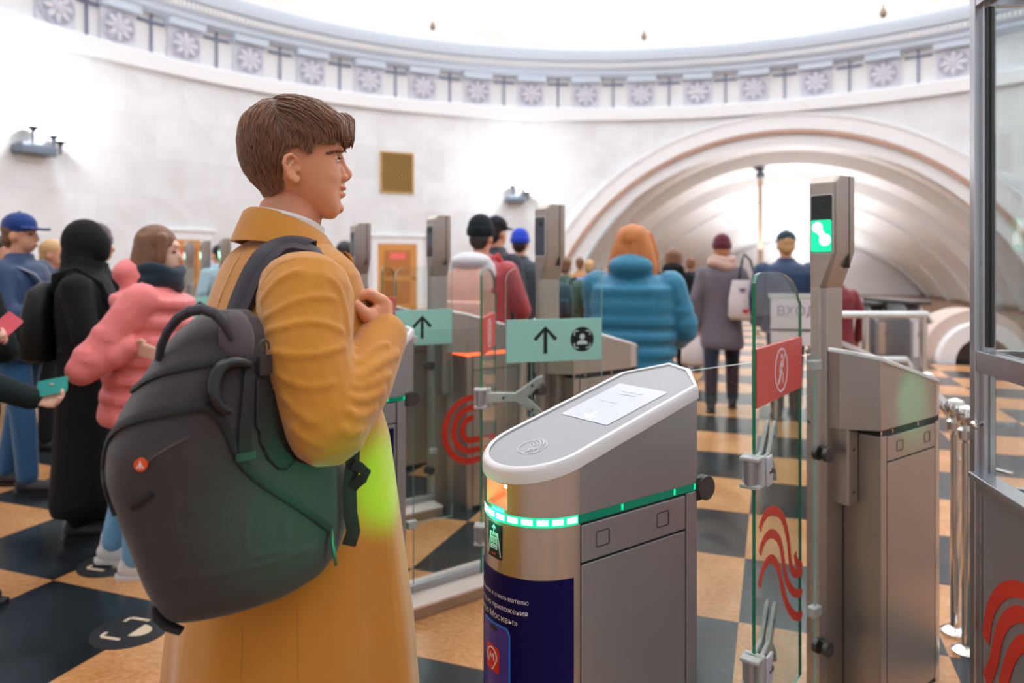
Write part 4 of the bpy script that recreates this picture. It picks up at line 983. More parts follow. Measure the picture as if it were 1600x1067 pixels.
    if hood == 'up':
        h_ = MB(); h_.ell((0, -0.02, 1.645), (0.108, 0.122, 0.135)); h_.ell((0, 0.035, 1.62), (0.092, 0.085, 0.112)); c.ell((0, -0.03, 1.52), (0.115, 0.11, 0.10)); c.ell((0, -0.035, 1.46), (0.15, 0.115, 0.08)); h_.ell((0, -0.03, 1.56), (0.105, 0.112, 0.10))
        fuse(h_, vox, 'hood', top, r, 4)
    fuse(c, vox, 'jacket', top, r, 3)
    t = MB(); t.ell((0, 0, 0.93), (0.165, 0.115, 0.12))
    for s_, sg in (('L', -1), ('R', 1)):
        kn, an = feet[s_]; t.chain([(sg*0.092, 0, 0.90), kn, an+Vector((0, 0, 0.02))], [0.098, 0.074, 0.062])
    fuse(t, vox, 'trousers', trousers, r, 3)
    for s_ in 'LR':
        an = feet[s_][1]; s0 = MB(); s0.loft([[(an.x+x*w_, an.y+y, z) for x, y in ((-1, -0.06), (-1.05, 0.02), (-1.1, 0.12), (-0.6, 0.19), (0.6, 0.19), (1.1, 0.12), (1.05, 0.02), (1, -0.06), (0, -0.085))] for z, w_ in ((0.0, 0.042), (0.022, 0.044))])
        sh = MB(); sh.cap((an.x, an.y-0.035, 0.055), (an.x, an.y+0.13, 0.040), 0.043, 0.038); sh.cap((an.x, an.y-0.02, 0.06), (an.x, an.y-0.01, 0.14), 0.046, 0.052)
        so_ = fuse(sh, 0.010, 'shoe', shoes, r, 3); s0.build('sole', SOLE if shoes != BOOT else BLACKP, so_)
    if hair:
        m, kind = hair; h_ = MB()
        if kind == 'short': h_.ell((0, -0.018, 1.672), (0.085, 0.099, 0.094)); h_.ell((0, -0.055, 1.61), (0.07, 0.055, 0.07))
        elif kind == 'bun': h_.ell((0, -0.02, 1.672), (0.085, 0.099, 0.094)); h_.ell((0, -0.12, 1.68), (0.045, 0.04, 0.045))
        elif kind == 'wide':
            h_.ell((0, -0.026, 1.668), (0.112, 0.112, 0.104)); h_.loft([ring(1.70, 0.10, 0.08, -0.04), ring(1.60, 0.135, 0.095, -0.04), ring(1.50, 0.158, 0.095, -0.045), ring(1.43, 0.150, 0.07, -0.06), ring(1.40, 0.10, 0.04, -0.07)])
            for sg in (-1, 1): h_.chain([(sg*0.09, 0.03, 1.70), (sg*0.118, 0.035, 1.58), (sg*0.135, 0.03, 1.46)], [0.03, 0.035, 0.025], 10)
        else:
            h_.ell((0, -0.022, 1.670), (0.094, 0.104, 0.100)); zb = 1.40 if kind == 'long' else 1.50
            h_.loft([ring(1.70, 0.09, 0.07, -0.045), ring(1.60, 0.105, 0.08, -0.045), ring(1.50, 0.115, 0.075, -0.05), ring(zb, 0.105, 0.05, -0.075), ring(zb-0.03, 0.06, 0.03, -0.085)])
            for sg in (-1, 1): h_.chain([(sg*0.078, 0.03, 1.70), (sg*0.088, 0.035, 1.60), (sg*0.088, 0.03, zb+0.03)], [0.026, 0.026, 0.018], 10)
        fuse(h_, 0.009, 'hair', m, r, 3)
    if hat:
        m, kind = hat; h_ = MB()
        if kind == 'beanie':
            h_.ell((0, -0.012, 1.70), (0.092, 0.106, 0.098)); h_.loft([ring(1.635, 0.088, 0.103, -0.012, p=2), ring(1.645, 0.098, 0.113, -0.012, p=2), ring(1.69, 0.099, 0.114, -0.012, p=2), ring(1.70, 0.088, 0.103, -0.012, p=2)])
            fuse(h_, 0.008, 'knitted_hat', m, r, 2)
        elif kind == 'cap':
            h_.ell((0, -0.008, 1.69), (0.090, 0.105, 0.088)); h_.ell((0, -0.008, 1.78), (0.01, 0.01, 0.006), n=8)
            v = [(0.085*math.cos(a), 0.055+0.125*math.sin(a)*1.0, 1.685-0.018*abs(math.cos(a))-0.02*math.sin(a)) for a in np.linspace(0, PI, 15)]
            h_.loft([[p for p in v]+[(-0.07, 0.03, 1.665), (0.07, 0.03, 1.665)], [(p[0], p[1], p[2]+0.012) for p in v]+[(-0.07, 0.03, 1.68), (0.07, 0.03, 1.68)]])
            fuse(h_, 0.006, 'cap', m, r, 1)
    if scarf:
        s0 = MB(); s0.tube([(0.105*math.cos(a), -0.005+0.10*math.sin(a), 1.475+0.025*math.sin(2*a)) for a in np.linspace(0, 2*PI, 20)], 0.048, n=10, caps=False)
        s0.tube([(0.11*math.cos(a), 0.005+0.10*math.sin(a), 1.53+0.012*math.cos(3*a)) for a in np.linspace(0, 2*PI, 20)], 0.036, n=10, caps=False)
        fuse(s0, 0.011, 'scarf', scarf, r, 3)
    return r
def to_world(r, p): return Matrix.Translation(r.location) @ Matrix.Rotation(r.rotation_euler.z, 4, 'Z') @ (Vector(p)*r.scale.x)
def worn_backpack(r, label, m, strapm, z0=0.98, z1=1.42, w_=0.16, dpt=0.16, off=-0.15):
    k = r.scale.x
    o = thing('backpack', label, 'backpack', to_world(r, (0, off, z0)), r.rotation_euler.z); o.scale = (k, k, k); h = z1-z0
    b = MB(); b.loft([ring(0.0, w_*0.8, dpt*0.38, -dpt*0.42, p=3.5), ring(0.03, w_, dpt*0.5, -dpt/2, p=3.5), ring(h*0.55, w_, dpt*0.5, -dpt/2, p=3.5), ring(h*0.88, w_*0.88, dpt*0.42, -dpt*0.42, p=3), ring(h, w_*0.5, dpt*0.2, -dpt*0.3, p=2.5)]); b.build('body', m, o, ang=70)
    b = MB(); b.loft([ring(h*0.08, w_*0.72, 0.03, -dpt-0.004, p=3.5), ring(h*0.14, w_*0.80, 0.045, -dpt-0.004, p=3.5), ring(h*0.50, w_*0.78, 0.040, -dpt-0.004, p=3.5), ring(h*0.54, w_*0.68, 0.025, -dpt-0.004, p=3.5)]); b.build('pocket', m, o, ang=70)
    b = MB(); b.tube([(-0.03, -0.02, h-0.01), (-0.025, -0.02, h+0.04), (0.025, -0.02, h+0.04), (0.03, -0.02, h-0.01)], 0.008, n=8); b.build('handle', strapm, o)
    for sg in (-1, 1):
        b = MB(); b.tube([(sg*0.08, 0.0, h*0.85), (sg*0.115, 0.03, h+0.035), (sg*0.13, 0.13, h+0.06), (sg*0.135, 0.245, h-0.02), (sg*0.14, 0.31, h*0.62), (sg*0.17, 0.26, h*0.25), (sg*0.17, 0.05, 0.06)], 0.024, n=10, flat=0.35); b.build('strap', strapm, o)
    return o
BOOT = mat('boots_black', (0.03, 0.03, 0.035), 0.5)
SNEAK = mat('sneakers_white', (0.75, 0.74, 0.73), 0.6)
JEANB = cloth('jeans_blue', '2a5a86'); JEANL = cloth('jeans_light', '6fa6cc'); BLK = cloth('black_cloth', '0b0b0e'); DKT = cloth('dark_trousers', '1a1c24')
HB = mat('hair_brown', srgb(120, 82, 56), 0.5, bump=0.5, bscale=30, stretch=(6, 6, 0.4), var=0.25); HO = mat('hair_ginger', srgb(196, 118, 56), 0.5, bump=0.5, bscale=30, stretch=(6, 6, 0.4), var=0.25); HD = mat('hair_dark', srgb(38, 28, 26), 0.5, var=0.2); HBL = mat('hair_blond', srgb(200, 160, 110), 0.5, var=0.2)
UPF = ((0.25, 0.10, 1.14), (0.12, 0.33, 1.16))
# left group
cm = person('person in a navy cap and dark blue jacket looking down, at the left edge', 32, 4.83, 1.83, 5, cloth('navy_jacket', '12335c', 'puff'), JEANB, BOOT, hat=(cloth('navy_cap', '14387a'), 'cap'), hair=(HB, 'short'), arms={'L': UPF, 'R': ((0.26, 0.06, 1.13), (0.16, 0.30, 1.12))}, hem=0.84, bulk=1.22, eyes=True, stride=0.12)
b = MB(); pts = [(0.17, -0.02, 1.47), (0.12, 0.155, 1.38), (0.02, 0.19, 1.25), (-0.12, 0.185, 1.10), (-0.22, 0.10, 0.98)]
b.tube([Vector(p)*1.0 for p in pts], 0.022, n=8, flat=0.3); b.build('shoulder_strap', mat('strap_grey', (0.22, 0.24, 0.30), 0.7), cm)
hp_ = person('person in a black hooded long coat, hood up, facing the gates', 138, 4.07, 1.74, 15, BLK, BLK, BOOT, hood='up', arms={'L': UPF, 'R': ((0.26, 0.06, 1.13), (0.18, 0.28, 1.10))}, hem=0.14, bulk=1.12, flare=1.12)
worn_backpack(hp_, 'black backpack on the person in the black hooded coat', cloth('black_bag', '0e1316', rough=0.5), BLK, w_=0.17)
gh = person('person in a grey knitted hat hidden behind the black hood', 152, 5.1, 1.76, 10, BLK, BLK, BOOT, hat=(cloth('grey_hat', '6a5c60'), 'beanie'), arms={'L': UPF, 'R': UPF}, hair=(HD, 'short'))
person('blond person almost hidden between the navy cap and the black hood', 84, 5.9, 1.70, 10, cloth('teal_jacket', '1c3c50', 'puff'), DKT, BOOT, hair=(HBL, 'short'), arms={'L': UPF, 'R': UPF})
person('person in beige trousers and white shoes at the left edge, mostly out of frame', -6, 5.5, 1.72, 20, cloth('plum_jacket', '4a2a38', 'puff'), cloth('beige_trousers', 'cdb18c'), SNEAK, hair=(HD, 'short'), stride=0.1)
PINK = cloth('pink_puffer', 'ea7c7c', 'puff')
pw = person('person with brown hair in a pink puffer coat and dark scarf, tapping at the gate', 197, 3.56, 1.70, 12, PINK, JEANL, SNEAK, hair=(HB, 'bob'), scarf=cloth('scarf_dark', '122a36'), hood='down', puff=True, hem=0.76, bulk=1.18, arms={'L': ((0.25, 0.12, 1.10), (0.14, 0.36, 1.14)), 'R': ((0.30, -0.20, 1.05), (0.27, -0.02, 1.17)), 'Rd': (0.0, 1, -0.22), 'Rt': (0.3, 0.2, 1), 'Rc': 0.32}, lean=5.5, skin=SKIN2, vox=0.011, eyes=True, stride=0.08)
o = thing('phone', 'dark phone in the hand of the person in pink', 'phone', to_world(pw, (0.16, 0.47, 1.02)), pw.rotation_euler.z)
b = MB(); b.prism(rrect(0.075, 0.15, 0.01), -0.004, 0.004); b.build('case', BLACKP, o); b = MB(); b.prism(rrect(0.068, 0.14, 0.008), 0.004, 0.0048); b.build('screen', mat('phone_glass', (0.05, 0.06, 0.07), 0.1), o)
dkg = cloth('dark_green_sleeve', '0d1d1e')
ep = person('person in a dark jacket reaching in from the left edge with a teal card', -78, 3.1, 1.74, 0, dkg, DKT, BOOT, hair=(HD, 'short'), arms={'R': ((0.27, 0.10, 1.13), (0.06, 0.40, 0.95)), 'L': ((0.24, 0.06, 1.12), (0.12, 0.06, 1.20)), 'Rd': (-0.1, 1, -0.08), 'Rt': (-0.6, 0.1, 0.9), 'Rc': 0.75, 'Lc': 0.8, 'Ld': (0.1, 1, 0.1)}, bulk=1.05, skin=SKIN2)
cardp = to_world(ep, (0.05, 0.475, 1.0))
o = thing('travel_card', 'teal card held out at the left edge', 'card', cardp, 0.1); b = MB(); b.prism(rrect(0.12, 0.075, 0.006), -0.001, 0.001, frame((0, 0, 0), (1, 0.1, 0.18), (0, 0.55, 0.83))); b.build('card', mat('teal_card', srgb(20, 140, 130), 0.4), o)
o = thing('phone', 'red phone held up at the left edge', 'phone', to_world(ep, (-0.10, 0.16, 1.235)), 0.0); b = MB(); b.prism(rrect(0.075, 0.15, 0.01), -0.004, 0.004, frame((0, 0, 0), (0.6, 0.3, -0.6), (0.3, 0.7, 0.6))); b.build('case', mat('red_case', srgb(214, 70, 84), 0.4), o)
# people at and past the gates
person('dark-haired person seen just past the coat lapel', 541, 7.0, 1.72, 60, cloth('grey_jacket', '5a5e66', 'puff'), DKT, BOOT, hair=(HD, 'short'))
person('dark-haired person in a light blue jacket behind the green-lit far posts', 341, 9.2, 1.74, 150, cloth('light_blue_jacket', 'a8c4d4', 'puff'), DKT, BOOT, hair=(HD, 'short'))
ROSE = cloth('red_jacket', 'b4444a', 'puff')
bp = person('person in a black knitted hat with a beige and red backpack at the gates', 752, 5.3, 1.83, 72, ROSE, DKT, BOOT, hat=(cloth('black_beanie', '131c20'), 'beanie'), hair=(HD, 'short'), arms={'L': UPF, 'R': ((0.28, 0.06, 1.12), (0.20, 0.30, 1.06))}, bulk=1.1)
bpk = worn_backpack(bp, 'beige and red backpack on the person in the black knitted hat', cloth('rose_bag', 'dcab9c', rough=0.6), cloth('red_strap', 'd8303c', rough=0.6), w_=0.175, z0=0.92, z1=1.44, dpt=0.18)
b = MB(); b.tube([(0.17*math.cos(a), -0.05+0.10*math.sin(a), 0.30+0.05*math.cos(a)) for a in np.linspace(PI*1.0, PI*2.0, 14)], 0.022, n=8); b.build('red_trim', MATS['red_strap'], bpk)
b = MB(); b.ell((0, -0.05, 0.54), (0.15, 0.10, 0.065)); b.ell((-0.11, -0.03, 0.47), (0.06, 0.07, 0.09)); b.ell((0.11, -0.03, 0.47), (0.06, 0.07, 0.09)); fuse(b, 0.011, 'white_hood', cloth('white_hood', 'e6e4ea'), bpk, 4)
person('person in a black cap and dark jacket behind the black knitted hat', 776, 6.6, 1.92, 50, cloth('black_jacket', '171b2a', 'puff'), DKT, BOOT, hat=(cloth('black_cap', '1a1e26'), 'cap'), hair=(HD, 'short'), bulk=1.05)
person('person in a bright blue knitted hat and dark jacket by the gates', 813, 7.6, 1.84, 75, cloth('slate_jacket', '27303e', 'puff'), DKT, BOOT, hat=(cloth('blue_beanie', '1f44c8'), 'beanie'), hair=(HD, 'short'), bulk=1.1)
gp = person('person in a dark green jacket with a dark backpack beyond the gates', 884, 8.6, 1.58, 70, cloth('green_jacket', '3a5a4c', 'puff'), DKT, BOOT, hair=(HB, 'short'), bulk=1.1)
worn_backpack(gp, 'dark teal backpack on the person in the green jacket', cloth('teal_bag', '173c48', rough=0.6), BLK)
person('person in an orange-brown jacket far off, left of the bright blue jacket', 906, 12.5, 1.60, 75, cloth('orange_jacket', 'c98850', 'puff'), DKT, BOOT, hair=(HB, 'short'))
person('person in a bright blue jacket left of the teal puffer coat', 921, 10.5, 1.55, 70, cloth('bright_blue_jacket', '1d78d8', 'puff'), DKT, BOOT, hair=(HBL, 'short'), bulk=1.15)
TPUF = cloth('teal_puffer', '2b7fa2', 'puff')
person('ginger-haired person in a teal blue puffer coat walking away', 990, 4.5, 1.74, 70, TPUF, BLK, BOOT, hair=(HO, 'wide'), hood='down', quilt=0.3, puff=True, hem=0.74, bulk=1.30, arms={'L': UPF, 'R': ((0.31, 0.04, 1.11), (0.22, 0.26, 1.02))}, vox=0.012, stride=0.15)
person('brown-haired person in a black jacket ahead of the teal puffer coat', 1052, 8.8, 1.68, 75, BLK, BLK, BOOT, hair=(HB, 'bob'), stride=0.2, hood='down', bulk=1.05)
person('person in a dark navy suit walking far ahead', 1079, 11.5, 1.60, 75, cloth('suit_navy', '232c42'), cloth('suit_trousers', '20283a'), BOOT, hair=(HB, 'short'), stride=0.2, hem=0.72, arms={'R': ((0.25, -0.06, 1.15), (0.25, 0.0, 0.90))})
mw = person('person in a maroon knitted hat and long grey coat walking to the tunnel', 1128, 7.45, 1.775, 72, cloth('grey_coat', '6e6670'), cloth('navy_jeans', '1e2838'), BOOT, hat=(cloth('maroon_hat', '5c1a2a'), 'beanie'), scarf=cloth('scarf_beige', 'cba79a'), hem=0.62, stride=0.16, bulk=1.0, flare=1.12, arms={'L': ((0.26, -0.04, 1.12), (0.25, -0.02, 0.88)), 'R': ((0.28, -0.02, 1.14), (0.22, 0.20, 1.06))})
nm = person('person in a navy jacket and dark flat cap near the post with the green screen', 1228, 7.1, 1.81, 80, cloth('deep_navy_jacket', '0e2f56', 'puff'), DKT, BOOT, hat=(cloth('dark_cap', '16303c'), 'cap'), hair=(HBL, 'short'), bulk=1.2, stride=0.1)
person('person in dark clothes mostly hidden behind the post with the green screen', 1306, 6.9, 1.52, 90, cloth('wine_jacket', '7a1c2c', 'puff'), DKT, BOOT, hair=(HD, 'short'))
# bags of the person in the maroon hat
WB = mat('canvas_white', srgb(232, 224, 224), 0.8, var=0.06, bump=0.2, bscale=60)
o = thing('tote_bag', 'white printed tote bag on the shoulder of the person in the grey coat', 'bag', to_world(mw, (0.25, -0.16, 0.93)), mw.rotation_euler.z+0.15)
b = MB(); b.loft([ring(0.0, 0.16, 0.035, p=3), ring(0.04, 0.19, 0.055, p=3), ring(0.22, 0.185, 0.06, p=3), ring(0.40, 0.15, 0.035, p=3)]); b.build('bag_body', WB, o, ang=70)
for x, z, c in ((-0.06, 0.30, 'violet_ink'), (0.03, 0.25, 'violet_ink'), (-0.03, 0.09, 'red_print'), (0.09, 0.13, 'ink_black'), (0.05, 0.33, 'ink_black')):
    b = MB(); b.prism([(0.03*math.cos(a)*(1+0.3*math.sin(3*a)), 0.028*math.sin(a)*(1+0.3*math.cos(2*a))) for a in np.linspace(0, 2*PI, 16, endpoint=False)], 0, 0.004, frame((x, -0.061, z), (1, 0, 0), (0, 0, 1))); b.build('print', MATS[c], o)
b = MB(); b.tube([(-0.09, -0.02, 0.38), (-0.05, 0.02, 0.60), (-0.02, 0.10, 0.66), (0.04, 0.10, 0.60), (0.09, 0.0, 0.38)], 0.012, n=8); b.build('strap', BLACKP, o)
o = thing('carrier_bag', 'white carrier bag hanging from the left hand of the person in the grey coat', 'bag', to_world(mw, (-0.27, -0.02, 0.44)), mw.rotation_euler.z)
b = MB(); b.loft([ring(0.0, 0.12, 0.05, p=3), ring(0.03, 0.14, 0.07, p=3), ring(0.20, 0.13, 0.06, p=2.6), ring(0.29, 0.07, 0.03), ring(0.35, 0.02, 0.015)]); b.build('bag_body', WB, o, ang=70)
b = MB(); b.tube([(-0.03, 0, 0.30), (0, 0, 0.41), (0.03, 0, 0.30)], 0.007, n=8); b.build('handles', WB, o)
# floor stickers
STK = mat('sticker_black', srgb(28, 29, 32), 0.45); CREAM = mat('sticker_cream', srgb(222, 200, 170), 0.5)
def sticker(px, py, R_, rz, label):
    p = FL(px, py); o = thing('floor_sticker', label, 'floor sticker', (p.x, p.y, 0.0005), rz)
    b = MB(); b.prism(circle(R_, 40), 0, 0.0015); b.build('disc', STK, o)
    Mz = Matrix.Translation((0, 0, 0.0015)); q = R_
    for sx in (-1, 1):
        b = MB(); ribbon(b, [(sx*0.30*q, 0.52*q), (sx*0.46*q, 0.52*q), (sx*0.52*q, 0.46*q), (sx*0.52*q, -0.10*q)], 0.10*q, Mz, 0.001); b.build('bracket_mark', CREAM, o, smooth=False)
    b = MB(); b.prism([(0.30*q*math.cos(a), -0.15*q-0.42*q*math.sin(a)) for a in np.linspace(0, PI, 18)], 0, 0.001, Mz); b.build('shoulder_mark', CREAM, o, smooth=False)
    return o
sticker(206, 984, 0.155, math.radians(75), 'round black floor sticker with cream face-scan mark, nearest the coat hem')
sticker(180, 880, 0.17, math.radians(75), 'round black floor sticker with cream marks under the white sneakers')
# ================================================================ the young man in the camel coat
HX, HY = -0.445, 1.40
PB = math.radians(38); PH = math.radians(23)
fB = Vector((math.cos(PB), math.sin(PB), 0)); rB = Vector((math.sin(PB), -math.cos(PB), 0))
fH = Vector((math.cos(PH), math.sin(PH), 0)); rH = Vector((math.sin(PH), -math.cos(PH), 0))
ROOT = Vector((HX, HY, 0)); EYEP = Vector((0, 0, EYE))
def ray(px, py): return Vector(((px-CX)/F, 1, -(py-HZ)/F))
def hq(px, py, rr, n=None):            # point of the sagittal-parallel plane at lateral offset rr (relative to his feet)
    n = rB if n is None else n; d = ray(px, py); t = ((ROOT-EYEP).dot(n)+rr)/d.dot(n); return EYEP+d*t-ROOT
def hh(px, py, rr): return hq(px, py, rr, rH)
def zy(py, d=1.40): return EYE-(py-HZ)/F*d
hero = thing('person', 'young person with short brown hair in a long camel coat, hand on the backpack strap', 'person', ROOT)
SKH = mat('skin_hero', srgb(226, 158, 122), 0.48, var=0.05, vscale=30, sss=0.18, bump=0.06, bscale=500)
COATM = mat('camel_wool', srgb(196, 128, 34), 0.9, var=0.08, vscale=14, bump=0.35, bscale=420, sheen=0.35, bdist=0.001)
COATI = mat('coat_underside_shaded', srgb(120, 80, 34), 0.85)  # brown inner side of the lapel, its shade put into the colour
SHIRT = mat('shirt_white', (0.85, 0.85, 0.87), 0.7)
HAIRM = mat('hair_chestnut', srgb(136, 94, 66), 0.38, var=0.5, vscale=70, sheen=0.2)
# ---- head grid from the profile
rows = [  # py, back, front, half width
    (170, 448, 478, 0.020), (173, 432, 494, 0.036), (179, 412, 512, 0.053), (190, 396, 525, 0.067), (205, 388, 532, 0.074), (220, 385, 535.5, 0.0765), (235, 384, 535, 0.0775), (247, 385, 531.5, 0.077), (260, 388, 531, 0.0755), (275, 393, 531, 0.072), (288, 404, 531.5, 0.068), (300, 425, 532, 0.063), (312, 448, 531.5, 0.056), (325, 474, 531, 0.046), (335, 494, 529, 0.036), (342, 508, 522, 0.018)]
ys = [q[0] for q in rows]
def headgrid(table, n=56, sub=46, expo=2.15, dent=True):
    yy = [q[0] for q in table]; rg = []
    for py in np.linspace(yy[0], yy[-1], sub):
        b_, f_, w_ = (interp(py, yy, [q[k] for q in table]) for k in (1, 2, 3))
        pb, pf = hh(b_, py, 0), hh(f_, py, 0); ab, af = pb.dot(fH), pf.dot(fH); z = (pb.z+pf.z)/2; ac = ab+(af-ab)*0.47; r_ = []
        for j in range(n):
            t = 2*PI*j/n; c, s_ = math.cos(t), math.sin(t)
            A = (af-ac) if c > 0 else (ac-ab); a = ac+A*math.copysign(abs(c)**(2/expo), c); l = w_*math.copysign(abs(s_)**(2/expo), s_)
            p = fH*a+rH*l+Vector((0, 0, z))
            if dent:
                for sg in (-1, 1):
                    e = hh(531, 251, 0); g = math.exp(-((l-sg*0.031)/0.015)**2-((z-e.z)/0.010)**2)
                    if c > 0: p -= fH*0.010*g
                    g = math.exp(-((l-sg*0.045)/0.02)**2-((z-zy(276))/0.016)**2)
                    if c > 0: p += fH*0.004*g
                g = math.exp(-((abs(l)-0.03)/0.012)**2-((z-zy(300))/0.016)**2)
                if c > 0: p -= fH*0.004*g
            r_.append(p)
        rg.append(r_)
    return rg
body = MB(); body.loft(headgrid(rows))
HF = lambda px, py, rr=0: hh(px, py, rr)
Rh = Matrix((fH, -rH, Vector((0, 0, 1)))).transposed()         # columns: forward, left, up
def he(px, py, rr, ra, rl, rz, pitch=0.0, n=16): body.ell(HF(px, py, rr), (ra, rl, rz), rot=Rh @ Matrix.Rotation(pitch, 3, 'Y'), n=n)
body.chain([HF(530, 244), HF(536.5, 260), HF(543.5, 272.5)], [0.0075, 0.0072, 0.0092], 12)
body.cap(HF(534, 281), HF(542.5, 276.5), 0.008, 0.0075, 12)
for sg in (-1, 1):
    body.cap(HF(533, 277.5, sg*0.012), HF(538.5, 277, sg*0.010), 0.0075, 0.0065, 10)
    body.cap(HF(531, 262, sg*0.009), HF(536, 274, sg*0.009), 0.006, 0.006, 10)
he(533.5, 293.5, 0, 0.0085, 0.021, 0.0058); he(532.8, 305, 0, 0.0085, 0.019, 0.0062); he(531, 287, 0, 0.009, 0.016, 0.008)
he(524.5, 325, 0, 0.0165, 0.022, 0.0135); he(526, 236.5, 0, 0.0115, 0.048, 0.0085); he(520, 316, 0, 0.014, 0.026, 0.012)
for sg in (-1, 1):
    he(519.5, 251.5, sg*0.031, 0.0125, 0.0125, 0.0125)         # lids round the eye
    he(497, 272, sg*0.046, 0.030, 0.018, 0.026)
    # ear: helix, antihelix, concha floor, lobe
    rr = sg*0.079
    def E(px, py, o=0.0): return HF(px, py, sg*(0.079+o))
    body.chain([E(466, 262, -0.006), E(463, 249, 0.004), E(455, 241.5, 0.010), E(447, 244, 0.013), E(443.5, 253, 0.014), E(446, 266, 0.012), E(453, 278, 0.008), E(461, 284, 0.004)], [0.0035, 0.0036, 0.0038, 0.0040, 0.0040, 0.0038, 0.0040, 0.0058], 10)
    body.chain([E(459, 252, 0.004), E(453, 256, 0.008), E(452, 266, 0.008), E(458, 275, 0.006)], [0.003, 0.0036, 0.0036, 0.0042], 8)
    body.ell(E(454, 262, 0.000), (0.0125, 0.0045, 0.024), rot=Rh @ Matrix.Rotation(0.22, 3, 'Y')); body.ell(E(463.5, 280, 0.003), (0.0075, 0.0045, 0.0085), rot=Rh); body.ell(E(467, 266, 0.001), (0.004, 0.004, 0.006), rot=Rh)
# neck, hidden torso, limbs
NB = hq(445, 384, 0); NT = hq(461, 300, 0)
body.cap(NB, NT, 0.060, 0.053, 20); body.cap(hq(430, 330, 0), hq(425, 385, 0), 0.032, 0.045); body.cap(hq(487, 343, 0), hq(474, 378, 0), 0.020, 0.028)
body.ell((0, 0, 1.30), (0.11, 0.11, 0.22)); body.ell((0, 0, 1.02), (0.11, 0.11, 0.16))
SH = hq(478, 466, 0.185); MI = hq(479, 560, 0.245); EL = hq(512, 664, 0.300); FM = hq(560, 602, 0.262); WR = hq(598, 526, 0.185)
body.chain([SH, MI, EL, FM, WR], [0.05, 0.042, 0.036, 0.032, 0.026])
hk = lambda px, py, rr: hq(px, py, rr)
for (a, b_, r0, r1) in (((597, 520, .182), (597.5, 474, .178), .0185, .0145), ((599, 520, .172), (602, 478, .158), .0185, .0145), ((598, 520, .160), (603, 484, .138), .0175, .014), ((594, 520, .150), (600, 490, .120), .016, .013), ((583, 512, .182), (578, 492, .186), .0175, .0150), ((592, 508, .182), (588, 486, .18), .015, .013)):
    body.cap(hk(*a), hk(*b_), r0, r1, 10)
for ch in (((598, 471, .180), (577, 459, .176), (560, 463, .166), (553, 473, .160)), ((602, 476, .160), (580, 462, .153), (562, 467, .146), (556, 478, .144)), ((603, 483, .140), (583, 470, .133), (565, 474, .128), (560, 485, .128)), ((600, 490, .121), (584, 481, .115), (570, 484, .112), (566, 493, .114))):
    body.chain([hk(*q) for q in ch], [.0125, .0108, .0095, .0085], 10)
body.chain([hk(583, 505, .188), hk(569, 489, .190), hk(556, 477, .182), hk(548, 468, .174)], [.0155, .0125, .0108, .0088], 12)
SL = -rB*0.185+Vector((0, 0, 1.45)); EL2 = -rB*0.27-fB*0.03+Vector((0, 0, 1.15)); WL = -rB*0.26+fB*0.08+Vector((0, 0, 0.92))
body.chain([SL, EL2, WL], [0.05, 0.038, 0.028]); hand(body, WL, (0.05, 0.1, -1), fB)
for sg in (-1, 1): body.chain([rB*0.09*sg+Vector((0, 0, 0.96)), rB*0.10*sg+fB*0.02+Vector((0, 0, 0.52)), rB*0.11*sg-fB*0.02+Vector((0, 0, 0.10))], [0.085, 0.055, 0.04])
body_o = fuse(body, 0.0024, 'body', SKH, hero, 2, 0.5)
bvs = BVHTree.FromPolygons([tuple(v.co) for v in body_o.data.vertices], [tuple(p.vertices) for p in body_o.data.polygons])
rnd0 = random.Random(5)
for sg in (-1, 1):
    e = MB(); e.ell(HF(521.2, 251.6, sg*0.031), (0.0118, 0.0110, 0.0065), rot=Rh, n=18); ew = e.build('eye', mat('eye_white', (0.75, 0.72, 0.70), 0.15), hero)
    e = MB(); e.ell(HF(527.5, 251.2, sg*0.030), (0.0040, 0.0052, 0.0056), rot=Rh, n=14); e.build('iris', mat('iris_brown', srgb(62, 44, 36), 0.1), ew)
    e = MB(); e.chain([HF(520.5, 248.5, sg*0.041), HF(529, 246.8, sg*0.033), HF(530.5, 248.5, sg*0.022)], [0.0018, 0.0022, 0.0018], 8)
    for k in range(9):
        q = HF(521.5+1.05*k, 248.4-0.15*k, sg*(0.041-0.0018*k)); e.tube([q, q+fH*0.005+rH*sg*0.002+Vector((0, 0, -0.001)), q+fH*0.0085+rH*sg*0.003+Vector((0, 0, 0.001))], [0.0006, 0.0004, 0.0001], n=3)
    e.build('eyelashes', mat('lash_brown', srgb(52, 36, 30), 0.6), hero)
    e = MB()
    for k in range(46):
        t = k/45; q = HF(511.5+25*t, 240.5-5.0*math.sin(t*1.9)+random.uniform(-1.6, 1.6), sg*(0.052-0.036*t)); q += (fH*0.004)
        dv = (-fH*0.6+rH*sg*0.5+Vector((0, 0, 0.3+0.4*t))).normalized(); e.tube([q-dv*0.004, q, q+dv*0.006], [0.0006, 0.0009, 0.0002], n=3)
    if sg == 1:
        e = MB()
        for k in range(80):
            t = rnd0.random(); dl = rnd0.uniform(-1, 1); d_ = ray(511+25.5*t, 240.2-3.6*math.sin(t*2.2)+dl*(1.9-0.9*abs(t-0.6))).normalized(); h = bvs.ray_cast(EYEP-ROOT, d_)
            if h[0] is None: continue
            n_ = h[1] if h[1].dot(d_) < 0 else -h[1]; dv = (-fH*0.8+rH*0.35+Vector((0, 0, 0.10+0.5*t))); dv = (dv-n_*dv.dot(n_)).normalized(); q = h[0]+n_*0.0008
            e.tube([q-dv*0.003, q+n_*0.0006, q+dv*0.005], [0.0005, 0.0007, 0.0002], n=3)
    e.build('eyebrow', mat('brow_brown', srgb(138, 98, 72), 0.6), hero)
